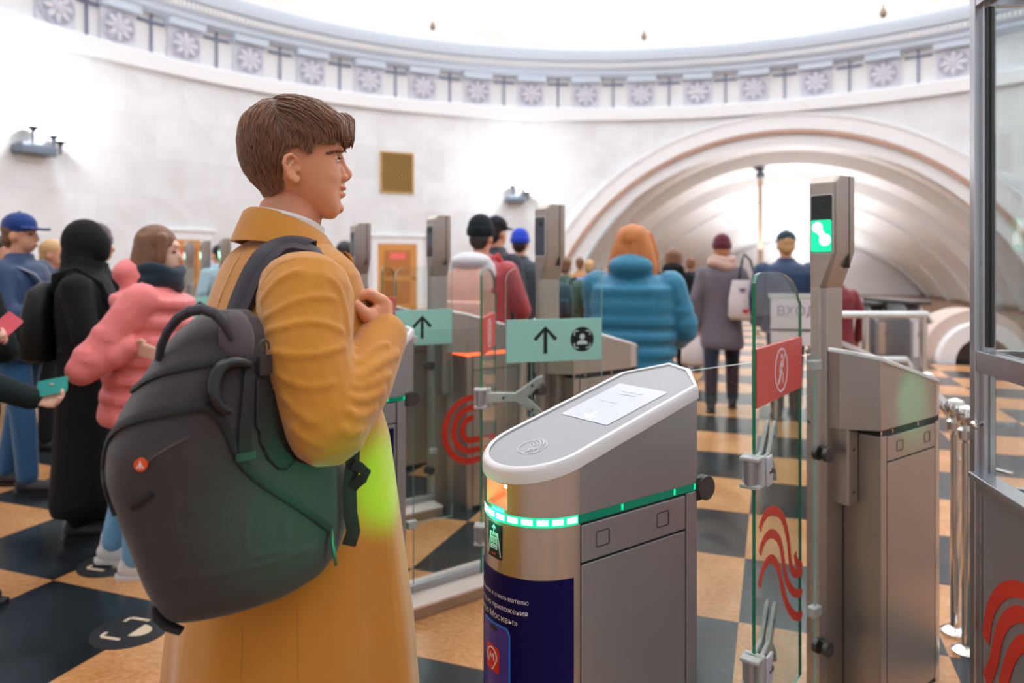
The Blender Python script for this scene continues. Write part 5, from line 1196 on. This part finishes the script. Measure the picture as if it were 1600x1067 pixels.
lp_ = MB(); lp_.ell(HF(534.4, 294.6, 0), (0.0083, 0.0185, 0.0042), rot=Rh); lp_.ell(HF(533.7, 304.2, 0), (0.0083, 0.0168, 0.0047), rot=Rh); fuse(lp_, 0.0013, 'lips', mat('lips_rose', srgb(206, 122, 104), 0.42, sss=0.1), hero, 1)
# ---- hair: shell plus locks that follow it
hrows = [(153.5, 446, 472, 0.016), (156, 432, 488, 0.036), (162, 415, 504, 0.057), (170, 401, 517, 0.069), (180, 388, 532, 0.079), (190, 379, 541, 0.085), (200, 375, 546, 0.088), (213, 371, 546, 0.089), (224, 370, 541, 0.089), (232, 370, 537, 0.088), (245, 371, 540, 0.0855), (258, 374.5, 536, 0.081), (272, 381, 533, 0.076), (286, 392, 531, 0.069), (298, 405, 520, 0.061), (309, 413, 510, 0.053)]
hg = headgrid(hrows, 96, 80, 2.15, False)
hp_mask = [(330, 100), (600, 100), (600, 214), (553, 216), (547, 228), (541, 232), (536, 224), (533, 216), (526, 219), (515, 229), (503, 231), (491, 230), (481, 237), (477, 250), (473, 262), (469, 258), (468, 246), (460, 238), (448, 239), (441, 246), (437, 262), (436, 280), (440, 299), (428, 303), (414, 312), (330, 312)]
def inpoly(x, y, P_):
    c = False; j = len(P_)-1
    for i in range(len(P_)):
        if (P_[i][1] > y) != (P_[j][1] > y) and x < (P_[j][0]-P_[i][0])*(y-P_[i][1])/(P_[j][1]-P_[i][1])+P_[i][0]: c = not c
        j = i
    return c
ca, sa_ = hh(450, 240, 0), hh(460, 240, 0); pxper = 10/((sa_-ca).dot(fH)); a450 = ca.dot(fH)
def side_px(p): return 450+(p.dot(fH)-a450)*pxper, HZ+(EYE-p.z)*F/1.40
nn, m_ = 96, 80; hv = [p for r_ in hg for p in r_]; ok = [inpoly(*side_px(p), hp_mask) for p in hv]; hf = []
for i in range(m_-1):
    for j in range(nn):
        q = (i*nn+j, i*nn+(j+1) % nn, (i+1)*nn+(j+1) % nn, (i+1)*nn+j)
        if sum(ok[t] for t in q) >= 3: hf.append(q)
hf.append(tuple(range(nn)))
hc = sum((p for p in hv), Vector())/len(hv)
shell = MB(); shell.add([hc+(p-hc)*0.965 for p in hv], hf)
bvh_h = BVHTree.FromPolygons([tuple(p) for p in hv], [tuple(f) for f in hf])
hairmb = MB(); hairmb.v = list(shell.v); hairmb.f = list(shell.f); hairmb.m = [0]*len(shell.f)
rnd = random.Random(3); cand = [i for i in range(len(hv)) if ok[i]]
crown = hh(418, 178, 0)
for k in range(5200):
    p = hv[rnd.choice(cand)]+Vector((rnd.uniform(-.004, .004), rnd.uniform(-.004, .004), rnd.uniform(-.004, .004)))
    px, py = side_px(p); lat = p.dot(rH); top = max(0, min(1, (222-py)/40))
    fr = max(0, min(1, (px-470)/60))
    dv = fH*(0.75*top+0.10*(1-top)*fr-0.10*(1-top)*(1-fr))+Vector((0, 0, -1))*(0.15+0.95*(1-top))+rH*math.copysign(min(1, abs(lat)/0.05)*0.40*top, lat)
    if px < 425: dv = Vector((0, 0, -1))+fH*(-0.5*top)+rH*math.copysign(0.25, lat)
    dv += Vector((rnd.uniform(-.16, .16), rnd.uniform(-.16, .16), rnd.uniform(-.16, .16))); dv.normalize()
    L = rnd.uniform(0.022, 0.042)*(0.7+0.6*top); st = L/4; pts = []; q = p; lift = rnd.uniform(0.0, 0.0035)*(0.5+top)
    for s_ in range(5):
        lo, no, _, _ = bvh_h.find_nearest(q)
        if lo is None: break
        if no.dot(lo-hc) < 0: no = -no
        pts.append(lo+no*(lift*math.sin(PI*(s_+0.6)/4.6)-0.0015*(1-s_/4))); d2 = (dv-no*dv.dot(no)); q = lo+d2.normalized()*st
    if len(pts) == 5:
        w0 = rnd.uniform(0.0010, 0.0021); hairmb.tube(pts, [w0*0.7, w0, w0, w0*0.7, w0*0.15], n=4, flat=0.6)
for k in range(300):        # fringe falling over the forehead
    lat = rnd.uniform(-0.062, 0.066); c = math.sqrt(max(0, 1-(lat/0.085)**2)); px0 = 486+50*c+rnd.uniform(-8, 5); py0 = rnd.uniform(176, 192)
    far = 1.0 if abs(lat) < 0.035 else 0.55
    ex = 500+47*c+rnd.uniform(-3, 5); ey = rnd.uniform(206, 234) if abs(lat) < 0.05 else rnd.uniform(208, 229)
    mx_, my_ = px0*0.3+ex*0.7+6*c, (py0+ey)/2-7
    pts = [hh(px0, py0, lat), hh((px0+mx_)/2+1, (py0+my_)/2-1, lat*1.03), hh(mx_, my_, lat*1.06), hh((mx_+ex)/2+2*c, (my_+ey)/2, lat*1.07), hh(ex, ey, lat*1.05)]
    w0 = rnd.uniform(0.0010, 0.0022); hairmb.tube(pts, [w0*0.6, w0, w0, w0*0.7, w0*0.1], n=4)
hairmb.build('hair', HAIRM, hero, ang=0, fixn=False)

# ---- coat
crow = [  # py, back px, front px, half lateral, extra
    (372, 398, 492, 0.075), (384, 376, 510, 0.115), (396, 360, 524, 0.150), (408, 352, 534, 0.172), (426, 342, 545, 0.190), (450, 332, 551, 0.200), (480, 322, 555, 0.205), (540, 313, 556, 0.200), (620, 313, 574, 0.198), (680, 310, 590, 0.205), (760, 300, 600, 0.215), (860, 280, 612, 0.228), (960, 260, 624, 0.238), (1067, 248, 632, 0.246), (1250, 234, 650, 0.256)]
coat = MB(); rg = []
for py, b_, f_, B in crow:
    p0, p1 = hq(b_, py, 0), hq(f_, py, 0); z = zy(py); ab, af = p0.dot(fB), p1.dot(fB); mid = (ab+af)/2; hA = (af-ab)/2
    A = math.sqrt(max(0.0016, hA*hA-(0.30*B)**2)); fold = max(0, (py-640)/420)
    n = 72; r_ = []
    for j in range(n):
        t = 2*PI*j/n; c, s_ = math.cos(t), math.sin(t); q = 2/2.25
        k = 1+fold*(0.030*math.sin(7*t+1.0)+0.016*math.sin(13*t))
        r_.append(fB*(mid+A*k*math.copysign(abs(c)**q, c))+rB*(B*k*math.copysign(abs(s_)**q, s_))+Vector((0, 0, z)))
    rg.append(r_)
coat.loft(rg)
def arm_chain(mb, pts, rad): mb.chain(pts, rad, 18)
arm_chain(coat, [SH, MI, EL], [0.082, 0.075, 0.066]); arm_chain(coat, [EL, FM, WR], [0.064, 0.056, 0.046]); coat.ell(hq(474, 446, 0.17), (0.075, 0.075, 0.06))
arm_chain(coat, [SL, EL2, WL], [0.080, 0.068, 0.052])
cme0 = fuse_mesh(coat, 0.006, 3)
pass; bv0 = BVHTree.FromPolygons([tuple(v.co) for v in cme0.vertices], [tuple(p.vertices) for p in cme0.polygons])
def cast(bv, px, py, off=0.0, org=ROOT):
    d = ray(px, py).normalized(); h = bv.ray_cast(EYEP-org, d)
    if h[0] is None: return None, None
    n = h[1]; n = n if n.dot(d) < 0 else -n
    return h[0]+n*off, n
folds = [  # ridges of the sleeve and coat: polylines in the picture, radius
    ([(553, 596), (580, 577), (606, 560), (626, 551)], .012), ([(551, 606), (572, 602), (596, 592), (612, 584)], .010), ([(549, 622), (566, 626), (588, 618), (602, 606)], .011), ([(545, 640), (556, 652), (574, 648), (590, 634)], .010), ([(535, 668), (548, 682), (566, 672)], .009),
    ([(552, 572), (574, 552), (592, 540), (610, 538)], .009), ([(408, 500), (432, 486), (462, 470), (500, 462), (528, 468)], .008), ([(412, 520), (440, 512), (476, 502), (512, 506), (540, 520)], .009), ([(418, 548), (450, 556), (486, 556), (520, 548), (545, 540)], .008), ([(424, 580), (456, 600), (490, 608), (530, 596)], .007), ([(432, 610), (470, 650), (500, 664)], .008), ([(404, 478), (420, 452), (446, 430), (476, 420)], .008), ([(512, 430), (532, 452), (542, 490), (546, 530)], .008), ([(448, 660), (480, 690), (508, 700)], .008),
    ([(372, 400), (352, 450), (338, 480)], .006)]
for pts, r0 in folds:
    hs = []
    for p in smooth_poly([tuple(map(float, q)) for q in pts], 1):
        h, n_ = cast(bv0, p[0], p[1], -r0*0.45)
        if h is not None: hs.append(h)
    if len(hs) > 2: coat.chain(hs, [r0*0.35]+[r0]*(len(hs)-2)+[r0*0.35], 8)
cme = fuse_mesh(coat, 0.0042, 4, 0.5)
bvc = BVHTree.FromPolygons([tuple(v.co) for v in cme.vertices], [tuple(p.vertices) for p in cme.polygons])
coat_o = link('coat', cme, COATM, hero, True, 0)
# seams on the coat (thin grooves drawn as dark stitched lines)
sm = MB()
for pts in ([(404, 500), (398, 470), (410, 440), (432, 414), (462, 404)], [(379, 980), (378, 1020), (377, 1064)], [(464, 950), (465, 1000), (466, 1064)], [(392, 372), (352, 440), (338, 490)]):
    hs = [cast(bvc, p[0], p[1], 0.0002)[0] for p in smooth_poly(pts, 2)]; hs = [h for h in hs if h is not None]
    if len(hs) > 2: sm.tube([h-cast(bvc, 470, 500)[1]*0.0004 for h in hs], 0.0008, n=5)
sm.build('seam', mat('seam_brown', srgb(172, 116, 42), 0.9), coat_o)
# collar
NC = hq(447, 356, 0); NC = Vector((NC.x, NC.y, 0))
def collar(name, m, ri_f, ri_r, ro_f, ro_r, zt_b, zt_f, zb_b, zb_f, gap, th=0.006, fall=0.05):
    mb = MB(); rg = []
    for t in np.linspace(gap, 2*PI-gap, 48):
        c, s_ = math.cos(t), math.sin(t); k = (1+c)/2          # k=1 front
        zt_, zb_ = zt_b+(zt_f-zt_b)*k**1.2, zb_b+(zb_f-zb_b)*k**1.2
        di = fB*c*ri_f+rB*s_*ri_r; do = fB*c*ro_f+rB*s_*ro_r; U = Vector((0, 0, 1))
        pI, pO = NC+di, NC+do
        rg.append([pI+U*(zt_-fall), pI+U*(zt_-0.004), pI+di.normalized()*0.006+U*(zt_+0.003), pI+di.normalized()*0.015+U*(zt_-0.003), pO*0.45+pI*0.55+U*(zt_*0.5+zb_*0.5)+di.normalized()*0.010, pO+U*zb_+U*0.004, pO+di.normalized()*0.003+U*(zb_-0.004), pO-do.normalized()*th+U*(zb_-0.005), pO*0.45+pI*0.55+U*(zt_*0.45+zb_*0.55), pI+di.normalized()*th+U*(zt_-fall)])
    mb.loft(rg); return mb.build(name, m, hero, ang=60)
co = collar('collar', COATM, 0.064, 0.062, 0.098, 0.112, 1.622, 1.568, 1.566, 1.530, 0.62)
collar('shirt_collar', SHIRT, 0.058, 0.0555, 0.066, 0.064, 1.622, 1.588, 1.58, 1.54, 0.35, 0.003, 0.06)
def sheet(name, pts, rr, th, m, bend=0.0):
    mb = MB(); q = [hq(px, py, rr+bend*(i/len(pts))) for i, (px, py) in enumerate(pts)]
    mb.loft([[p-rB*th/2 for p in q], [p+rB*th/2 for p in q]]); return mb.build(name, m, hero, smooth=False, bevel=0.002)
sheet('lapel', [(486, 388), (512, 389), (540, 394), (548, 404), (553, 428), (557, 456), (550, 465), (540, 446), (528, 424), (508, 404)], 0.105, 0.007, COATI)
sheet('lapel_edge', [(538, 391), (549, 400), (556, 428), (559.5, 457), (555, 463), (553, 430), (546, 405)], 0.112, 0.009, COATM)
sheet('front_flap', [(566, 620), (590, 640), (606, 720), (620, 850), (632, 960), (643, 1067), (658, 1240), (600, 1240), (590, 960), (570, 760)], -0.06, 0.012, COATM)
# trousers and shoes below the coat
t = MB()
for sg in (-1, 1): t.chain([rB*0.09*sg+Vector((0, 0, 0.92)), rB*0.10*sg+fB*0.02+Vector((0, 0, 0.52)), rB*0.11*sg-fB*0.02+Vector((0, 0, 0.10))], [0.10, 0.08, 0.07])
fuse(t, 0.012, 'trousers', DKT, hero, 3)
for sg in (-1, 1):
    s0 = MB(); a = rB*0.11*sg-fB*0.05; s0.cap(a+Vector((0, 0, 0.05)), a+fB*0.17+Vector((0, 0, 0.045)), 0.046, 0.040); s0.cap(a+fB*0.02+Vector((0, 0, 0.06)), a+fB*0.03+Vector((0, 0, 0.13)), 0.05, 0.052); fuse(s0, 0.01, 'shoe', BOOT, hero, 3)

# ---------------------------------------------------------------- the backpack on his right shoulder
BAGM = mat('bag_fabric', srgb(56, 49, 51), 0.75, var=0.14, vscale=10, bump=0.4, bscale=600, sheen=0.15, bdist=0.0008)
BAGL = mat('bag_fabric_light', srgb(92, 82, 88), 0.7, var=0.12, vscale=10, bump=0.4, bscale=600, sheen=0.2, bdist=0.0008)
WEB = mat('webbing_black', srgb(24, 22, 24), 0.6, bump=0.4, bscale=500)
STRP = mat('strap_padding', srgb(52, 46, 54), 0.7, bump=0.3, bscale=300, sheen=0.1)
gD = Vector((0.80, 0.60, 0)).normalized(); gN = Vector((0.60, -0.80, 0))
brow_ = [(486, 338, 388, 0.018), (498, 308, 402, 0.040), (520, 280, 412, 0.062), (560, 246, 424, 0.078), (600, 218, 438, 0.088), (650, 186, 460, 0.095), (700, 163, 490, 0.098), (750, 161, 536, 0.098), (800, 178, 542, 0.098), (850, 197, 536, 0.096), (890, 212, 524, 0.090), (920, 224, 500, 0.082), (942, 236, 462, 0.070), (958, 246, 400, 0.052), (968, 256, 352, 0.030)]
BC = Vector((-0.452, 1.135, 0))
bag = thing('backpack', 'large dark grey backpack with round orange badge on the shoulder of the camel coat', 'backpack', (BC.x, BC.y, 0.80))
BORG = Vector((BC.x, BC.y, 0.80))
def bag_solve(px, z):               # along-axis coordinate hit by a pixel column on the axis plane through BC
    d = Vector(((px-CX)/F, 1, 0)); t = BC.dot(gN)/d.dot(gN); return (d*t-BC).dot(gD), (d*t).y
bm_ = MB(); rg = []
for py in np.linspace(486, 968, 40):
    L_, R_, B = (interp(py, [q[0] for q in brow_], [q[k] for q in brow_]) for k in (1, 2, 3))
    aL, dL = bag_solve(L_, 0); aR, dR = bag_solve(R_, 0); n = 64; r_ = []; mid = (aL+aR)/2; A = (aR-aL)/2*0.985; A = max(A, 0.02)
    for j in range(n):
        t = 2*PI*j/n; c, s_ = math.cos(t), math.sin(t); q = 2/2.7; a = mid+A*math.copysign(abs(c)**q, c)
        bb_ = B*math.copysign(abs(s_)**q, s_)*(1-0.22*max(0, c)); pt = BC+gD*a+gN*bb_
        dd = BC.y+gD.y*a-0.05; z = EYE-(py-HZ)/F*(1.10+0.05*(a/0.2)); r_.append(Vector((pt.x, pt.y, z))-BORG)
    rg.append(r_)
bm_.loft(rg)
bme0 = fuse_mesh(bm_, 0.006, 2); bvb = BVHTree.FromPolygons([tuple(v.co) for v in bme0.vertices], [tuple(p.vertices) for p in bme0.polygons])
def bcast(px, py, off=0.0): return cast(bvb, px, py, off, BORG)
def bline(pts, off=0.0, it=2):
    out = []
    for p in smooth_poly([tuple(map(float, q)) for q in pts], it):
        h, n_ = bcast(p[0], p[1], off)
        if h is not None: out.append((h, n_))
    return out
ridges = [([(222, 728), (250, 706), (296, 682)], .006), ([(226, 735), (228, 775), (240, 830), (258, 890)], .006), ([(300, 700), (300, 760), (296, 815)], .007), ([(200, 880), (300, 905), (420, 880), (510, 850)], .007), ([(330, 900), (420, 860), (500, 858)], .006), ([(250, 700), (270, 760), (276, 830), (290, 900)], .006), ([(400, 770), (380, 820), (390, 880)], .005), ([(440, 800), (450, 850), (430, 900)], .005), ([(240, 620), (256, 604), (300, 592)], .004), ([(262, 640), (250, 600), (262, 580)], .004), ([(300, 630), (308, 590), (312, 572)], .004)]
for pts, r0 in ridges:
    hs = [h for h, _ in bline(pts, -r0*0.5, 1)]
    if len(hs) > 2: bm_.chain(hs, [r0*0.3]+[r0]*(len(hs)-2)+[r0*0.3], 8)
bme = fuse_mesh(bm_, 0.004, 4); bag_o = link('bag_body', bme, BAGM, bag, True, 0)
bvb = BVHTree.FromPolygons([tuple(v.co) for v in bme.vertices], [tuple(p.vertices) for p in bme.polygons])
def strip(mb, hn, wd, th=0.002, wds=None):   # a flat band that lies on a surface: list of (point, normal)
    rings = []; N_ = len(hn)
    for i, (p, n_) in enumerate(hn):
        t = (hn[min(i+1, N_-1)][0]-hn[max(i-1, 0)][0]).normalized(); s_ = n_.cross(t).normalized(); w_ = (wds[i] if wds else wd)/2
        rings.append([p-s_*w_-n_*th, p+s_*w_-n_*th, p+s_*w_+n_*th, p+s_*w_*0.5+n_*th*1.5, p-s_*w_*0.5+n_*th*1.5, p-s_*w_+n_*th])
    mb.loft(rings)
def bpatch(name, poly, m, off=0.002, parent=bag, step=6.0):        # a fabric panel lying on the bag, outlined in the picture
    xs = [p[0] for p in poly]; ysq = [p[1] for p in poly]; mb = MB(); idx = {}
    gx = np.arange(min(xs), max(xs)+step, step); gy = np.arange(min(ysq), max(ysq)+step, step)
    for i, x in enumerate(gx):
        for j, y in enumerate(gy):
            if inpoly(x, y, poly):
                h, n_ = bcast(x, y, off)
                if h is not None: idx[i, j] = len(mb.v); mb.v.append(h)
    for (i, j) in list(idx):
        q = [(i, j), (i+1, j), (i+1, j+1), (i, j+1)]; q = [idx[t] for t in q if t in idx]
        if len(q) >= 3: mb.f.append(q); mb.m.append(0)
    o = mb.build(name, m, parent, ang=0); so = o.modifiers.new('thick', 'SOLIDIFY'); so.thickness = 0.003; so.offset = 0; return o
0 and bpatch('top_panel', smooth_poly([(300, 503), (345, 492), (352, 530), (340, 552), (318, 628), (266, 636), (222, 646), (190, 660), (214, 612), (250, 560)], 1), BAGL, 0.0015)
bpatch('side_pocket', smooth_poly([(396, 590), (424, 590), (452, 690), (464, 728), (432, 742), (404, 700), (392, 640)], 1), WEB, 0.003)
zp = MB(); strip(zp, bline([(208, 610), (232, 592), (267, 578), (300, 571), (342, 562)], 0.002), 0.013); z1 = zp.build('zipper', WEB, bag)
zp = MB(); strip(zp, bline([(171, 692), (176, 680), (190, 665), (221, 652), (267, 642), (319, 634)], 0.003), 0.014); zp.build('zipper', WEB, bag)
zp = MB(); strip(zp, bline([(319, 634), (335, 644), (350, 662), (362, 690), (374, 722), (397, 745), (430, 768), (458, 785), (490, 808), (514, 826)], 0.003), 0.011); zq = zp.build('zipper', WEB, bag)
h0, n0 = bcast(514, 826, 0.006); zp = MB(); zp.tube([h0, h0+Vector((0.003, -0.004, -0.02)), h0+Vector((0.008, -0.004, -0.055))], [0.003, 0.006, 0.005], n=8, flat=0.5); zp.build('zip_pull', BLACKP, zq)
for pts in ([(222, 728), (250, 706), (296, 682)],):
    zp = MB(); zp.tube([h for h, _ in bline(pts, 0.0005)], 0.0012, n=5); zp.build('seam', mat('bag_seam', srgb(96, 84, 84), 0.8), bag)
zp = MB(); strip(zp, bline([(170, 690), (164, 715), (163, 745), (170, 775), (182, 805)], 0.002), 0.008); zp.build('edge_piping', WEB, bag)
zp = MB(); strip(zp, bline([(207, 792), (222, 784), (237, 770)], 0.002), 0.008); zp.build('pocket_slit', WEB, bag)
h0, n0 = bcast(222, 725, 0.001); Mb = frame(h0, Vector((0, 0, 1)).cross(n0)*1, Vector((0, 0, 1)))
zp = MB(); zp.prism(circle(0.0092, 24), 0, 0.004, Mb); bd_ = tag(zp.build('badge', mat('badge_orange', srgb(230, 86, 30), 0.4), bag), 'round orange badge with a white mark')
zp = MB(); Mq = Mb @ Matrix.Translation((0, 0, 0.004)); ribbon(zp, [(-0.0048, -0.005), (-0.0012, 0.0005), (0, 0.006), (0.0012, 0.0005), (0.0048, -0.005)], 0.0014, Mq, 0.0004); ribbon(zp, [(0, -0.0058), (0, 0.002)], 0.0013, Mq, 0.0004); zp.build('badge_mark', WHITEI, bd_, smooth=False)
# side strap with buckle, hook, shoulder pad, top handle
hn = bline([(388, 566), (386, 600), (382, 650), (379, 712)], 0.006); zp = MB(); strip(zp, hn, 0.019, 0.0015); ss = zp.build('side_strap', WEB, bag)
h0, n0 = bcast(380, 711, 0.008); zp = MB(); Mb = frame(h0, Vector((0, 0, 1)).cross(n0), Vector((0, 0, 1))); zp.prism(rrect(0.030, 0.012, 0.003), -0.003, 0.003, Mb); zp.build('buckle', BLACKP, ss)
pts = bline([(384, 572), (366, 567), (348, 571), (336, 584), (331, 604), (334, 626), (344, 640), (357, 642)], 0.014); zp = MB(); k = len(pts); zp.tube([p for p, _ in pts], [0.005+0.006*math.sin(PI*min(1, (i+1.5)/k)) for i in range(k)], n=12); zp.build('strap_hook', mat('hook_black', srgb(28, 30, 34), 0.22), bag)
h0, n0 = bcast(404, 572, 0.012)
if h0 is not None:
    zp = MB(); Mb = frame(h0, Vector((0, 0, 1)).cross(n0), Vector((0, 0, 1))); zp.prism(rrect(0.024, 0.030, 0.004), -0.004, 0.004, Mb); zp.tube([Mb @ Vector((0.010*math.cos(a), 0.026+0.012*math.sin(a), 0)) for a in np.linspace(-0.4, PI+0.4, 12)], 0.0016, n=6); zp.build('strap_buckle', mat('buckle_grey', srgb(70, 72, 76), 0.3, 0.5), bag)
h0, n0 = bcast(370, 530, 0.0)
zp = MB(); Mb = frame(h0, Vector((0, 0, 1)).cross(n0), Vector((0, 0, 1))); zp.ell((0, 0, 0), (0.027, 0.045, 0.016), Mb @ Matrix.Rotation(0.12, 4, 'Z')); zp.build('shoulder_pad', BAGL, bag)
hA, nA_ = bcast(250, 562, 0.004); hB, nB_ = bcast(362, 528, 0.014); HD_ = hA.lerp(hB, 0.5)
dpA, dpB = (hA+BORG).y, (hB+BORG).y
hpts = [(248, 562), (252, 540), (262, 517), (278, 497), (297, 486), (317, 483), (336, 490), (352, 507), (364, 530)]
zp = MB(); hs = []
for i, q in enumerate(hpts):
    dd = dpA+(dpB-dpA)*i/(len(hpts)-1)-0.012*math.sin(PI*i/(len(hpts)-1)); hs.append(P(q[0], q[1], dd)-BORG)
zp.tube(hs, [0.0075, 0.0085, 0.009, 0.010, 0.011, 0.011, 0.011, 0.0105, 0.009], n=12, flat=0.75); zp.build('top_handle', STRP, bag)
# shoulder strap over the coat: follows the coat surface, then down the chest under the hand
sp = []; cl = [(372, 506), (380, 480), (390, 455), (400, 432), (412, 412), (428, 395), (446, 387), (464, 386), (482, 392)]
for p in smooth_poly(cl, 2):
    h, n_ = cast(bvc, p[0], p[1], 0.007)
    if h is not None: sp.append((h+ROOT-BORG, n_))
fb_ = [(hq(512, 404, 0.135), (rB*0.4+fB*0.5+Vector((0, 0, 0.6))).normalized()), (hq(535, 432, 0.150), (rB*0.45+fB*0.85).normalized()), (hq(550, 462, 0.155), (rB*0.4+fB*0.9).normalized()), (hq(555, 500, 0.150), (rB*0.45+fB*0.9).normalized()), (hq(553, 545, 0.155), (rB*0.5+fB*0.85).normalized()), (hq(548, 600, 0.165), (rB*0.6+fB*0.8).normalized())]
sp += [(p+ROOT-BORG, n_) for p, n_ in fb_]
zp = MB(); N_ = len(sp); strip(zp, sp, 0.058, 0.0045, [0.056 if i < N_-6 else 0.050-0.004*(i-N_+6) for i in range(N_)]); st_ = zp.build('shoulder_strap', STRP, bag, ang=50)
zp = MB(); strip(zp, [(p+n_*0.006, n_) for p, n_ in sp[:N_-6]], 0.020, 0.0012); zp.build('strap_webbing', mat('webbing_blue_black', srgb(40, 38, 52), 0.6), st_)
# loose strap ends
def loose(name, pts, dd, wd, par=bag):
    mb = MB(); q = [(P(x, y, d_)-BORG, Vector((0.3, -0.95, 0.05)).normalized()) for (x, y), d_ in zip(pts, dd)]; strip(mb, q, wd, 0.0015); return mb.build(name, WEB, par)
loose('loose_strap', [(552, 696), (550, 730), (546, 765), (547, 800), (552, 830), (545, 852)], [1.19, 1.185, 1.18, 1.18, 1.18, 1.18], 0.023)
loose('loose_strap', [(551, 724), (562, 730), (572, 738), (566, 748), (556, 756), (549, 764)], [1.18]*6, 0.017)
mb = MB(); mb.tube([P(x, y, 1.06)-BORG for x, y in ((243, 946), (248, 962), (262, 978), (284, 986))], [0.010, 0.014, 0.012, 0.010], n=10, flat=0.5); mb.build('bottom_strap', WEB, bag)
# unseen green spots added, standing in for lights of the neighbouring gates
lamp('green_spot_stand_in', 'SPOT', (1.0, 0.55, 1.05), 150, (0.0, 1.0, 0.06), 0.03, P(590, 748, 1.34), spot_size=math.radians(7.4), spot_blend=0.5)
lamp('green_spot_stand_in', 'SPOT', (1.0, 0.55, 1.10), 55, (0.0, 1.0, 0.42), 0.05, P(480, 790, 1.12), spot_size=math.radians(12.5), spot_blend=0.95)
lamp('green_spot_stand_in', 'SPOT', (1.62, 1.95, 1.35), 34, (0.0, 1.0, 0.45), 0.03, P(1405, 640, 2.55), spot_size=math.radians(24), spot_blend=0.8)
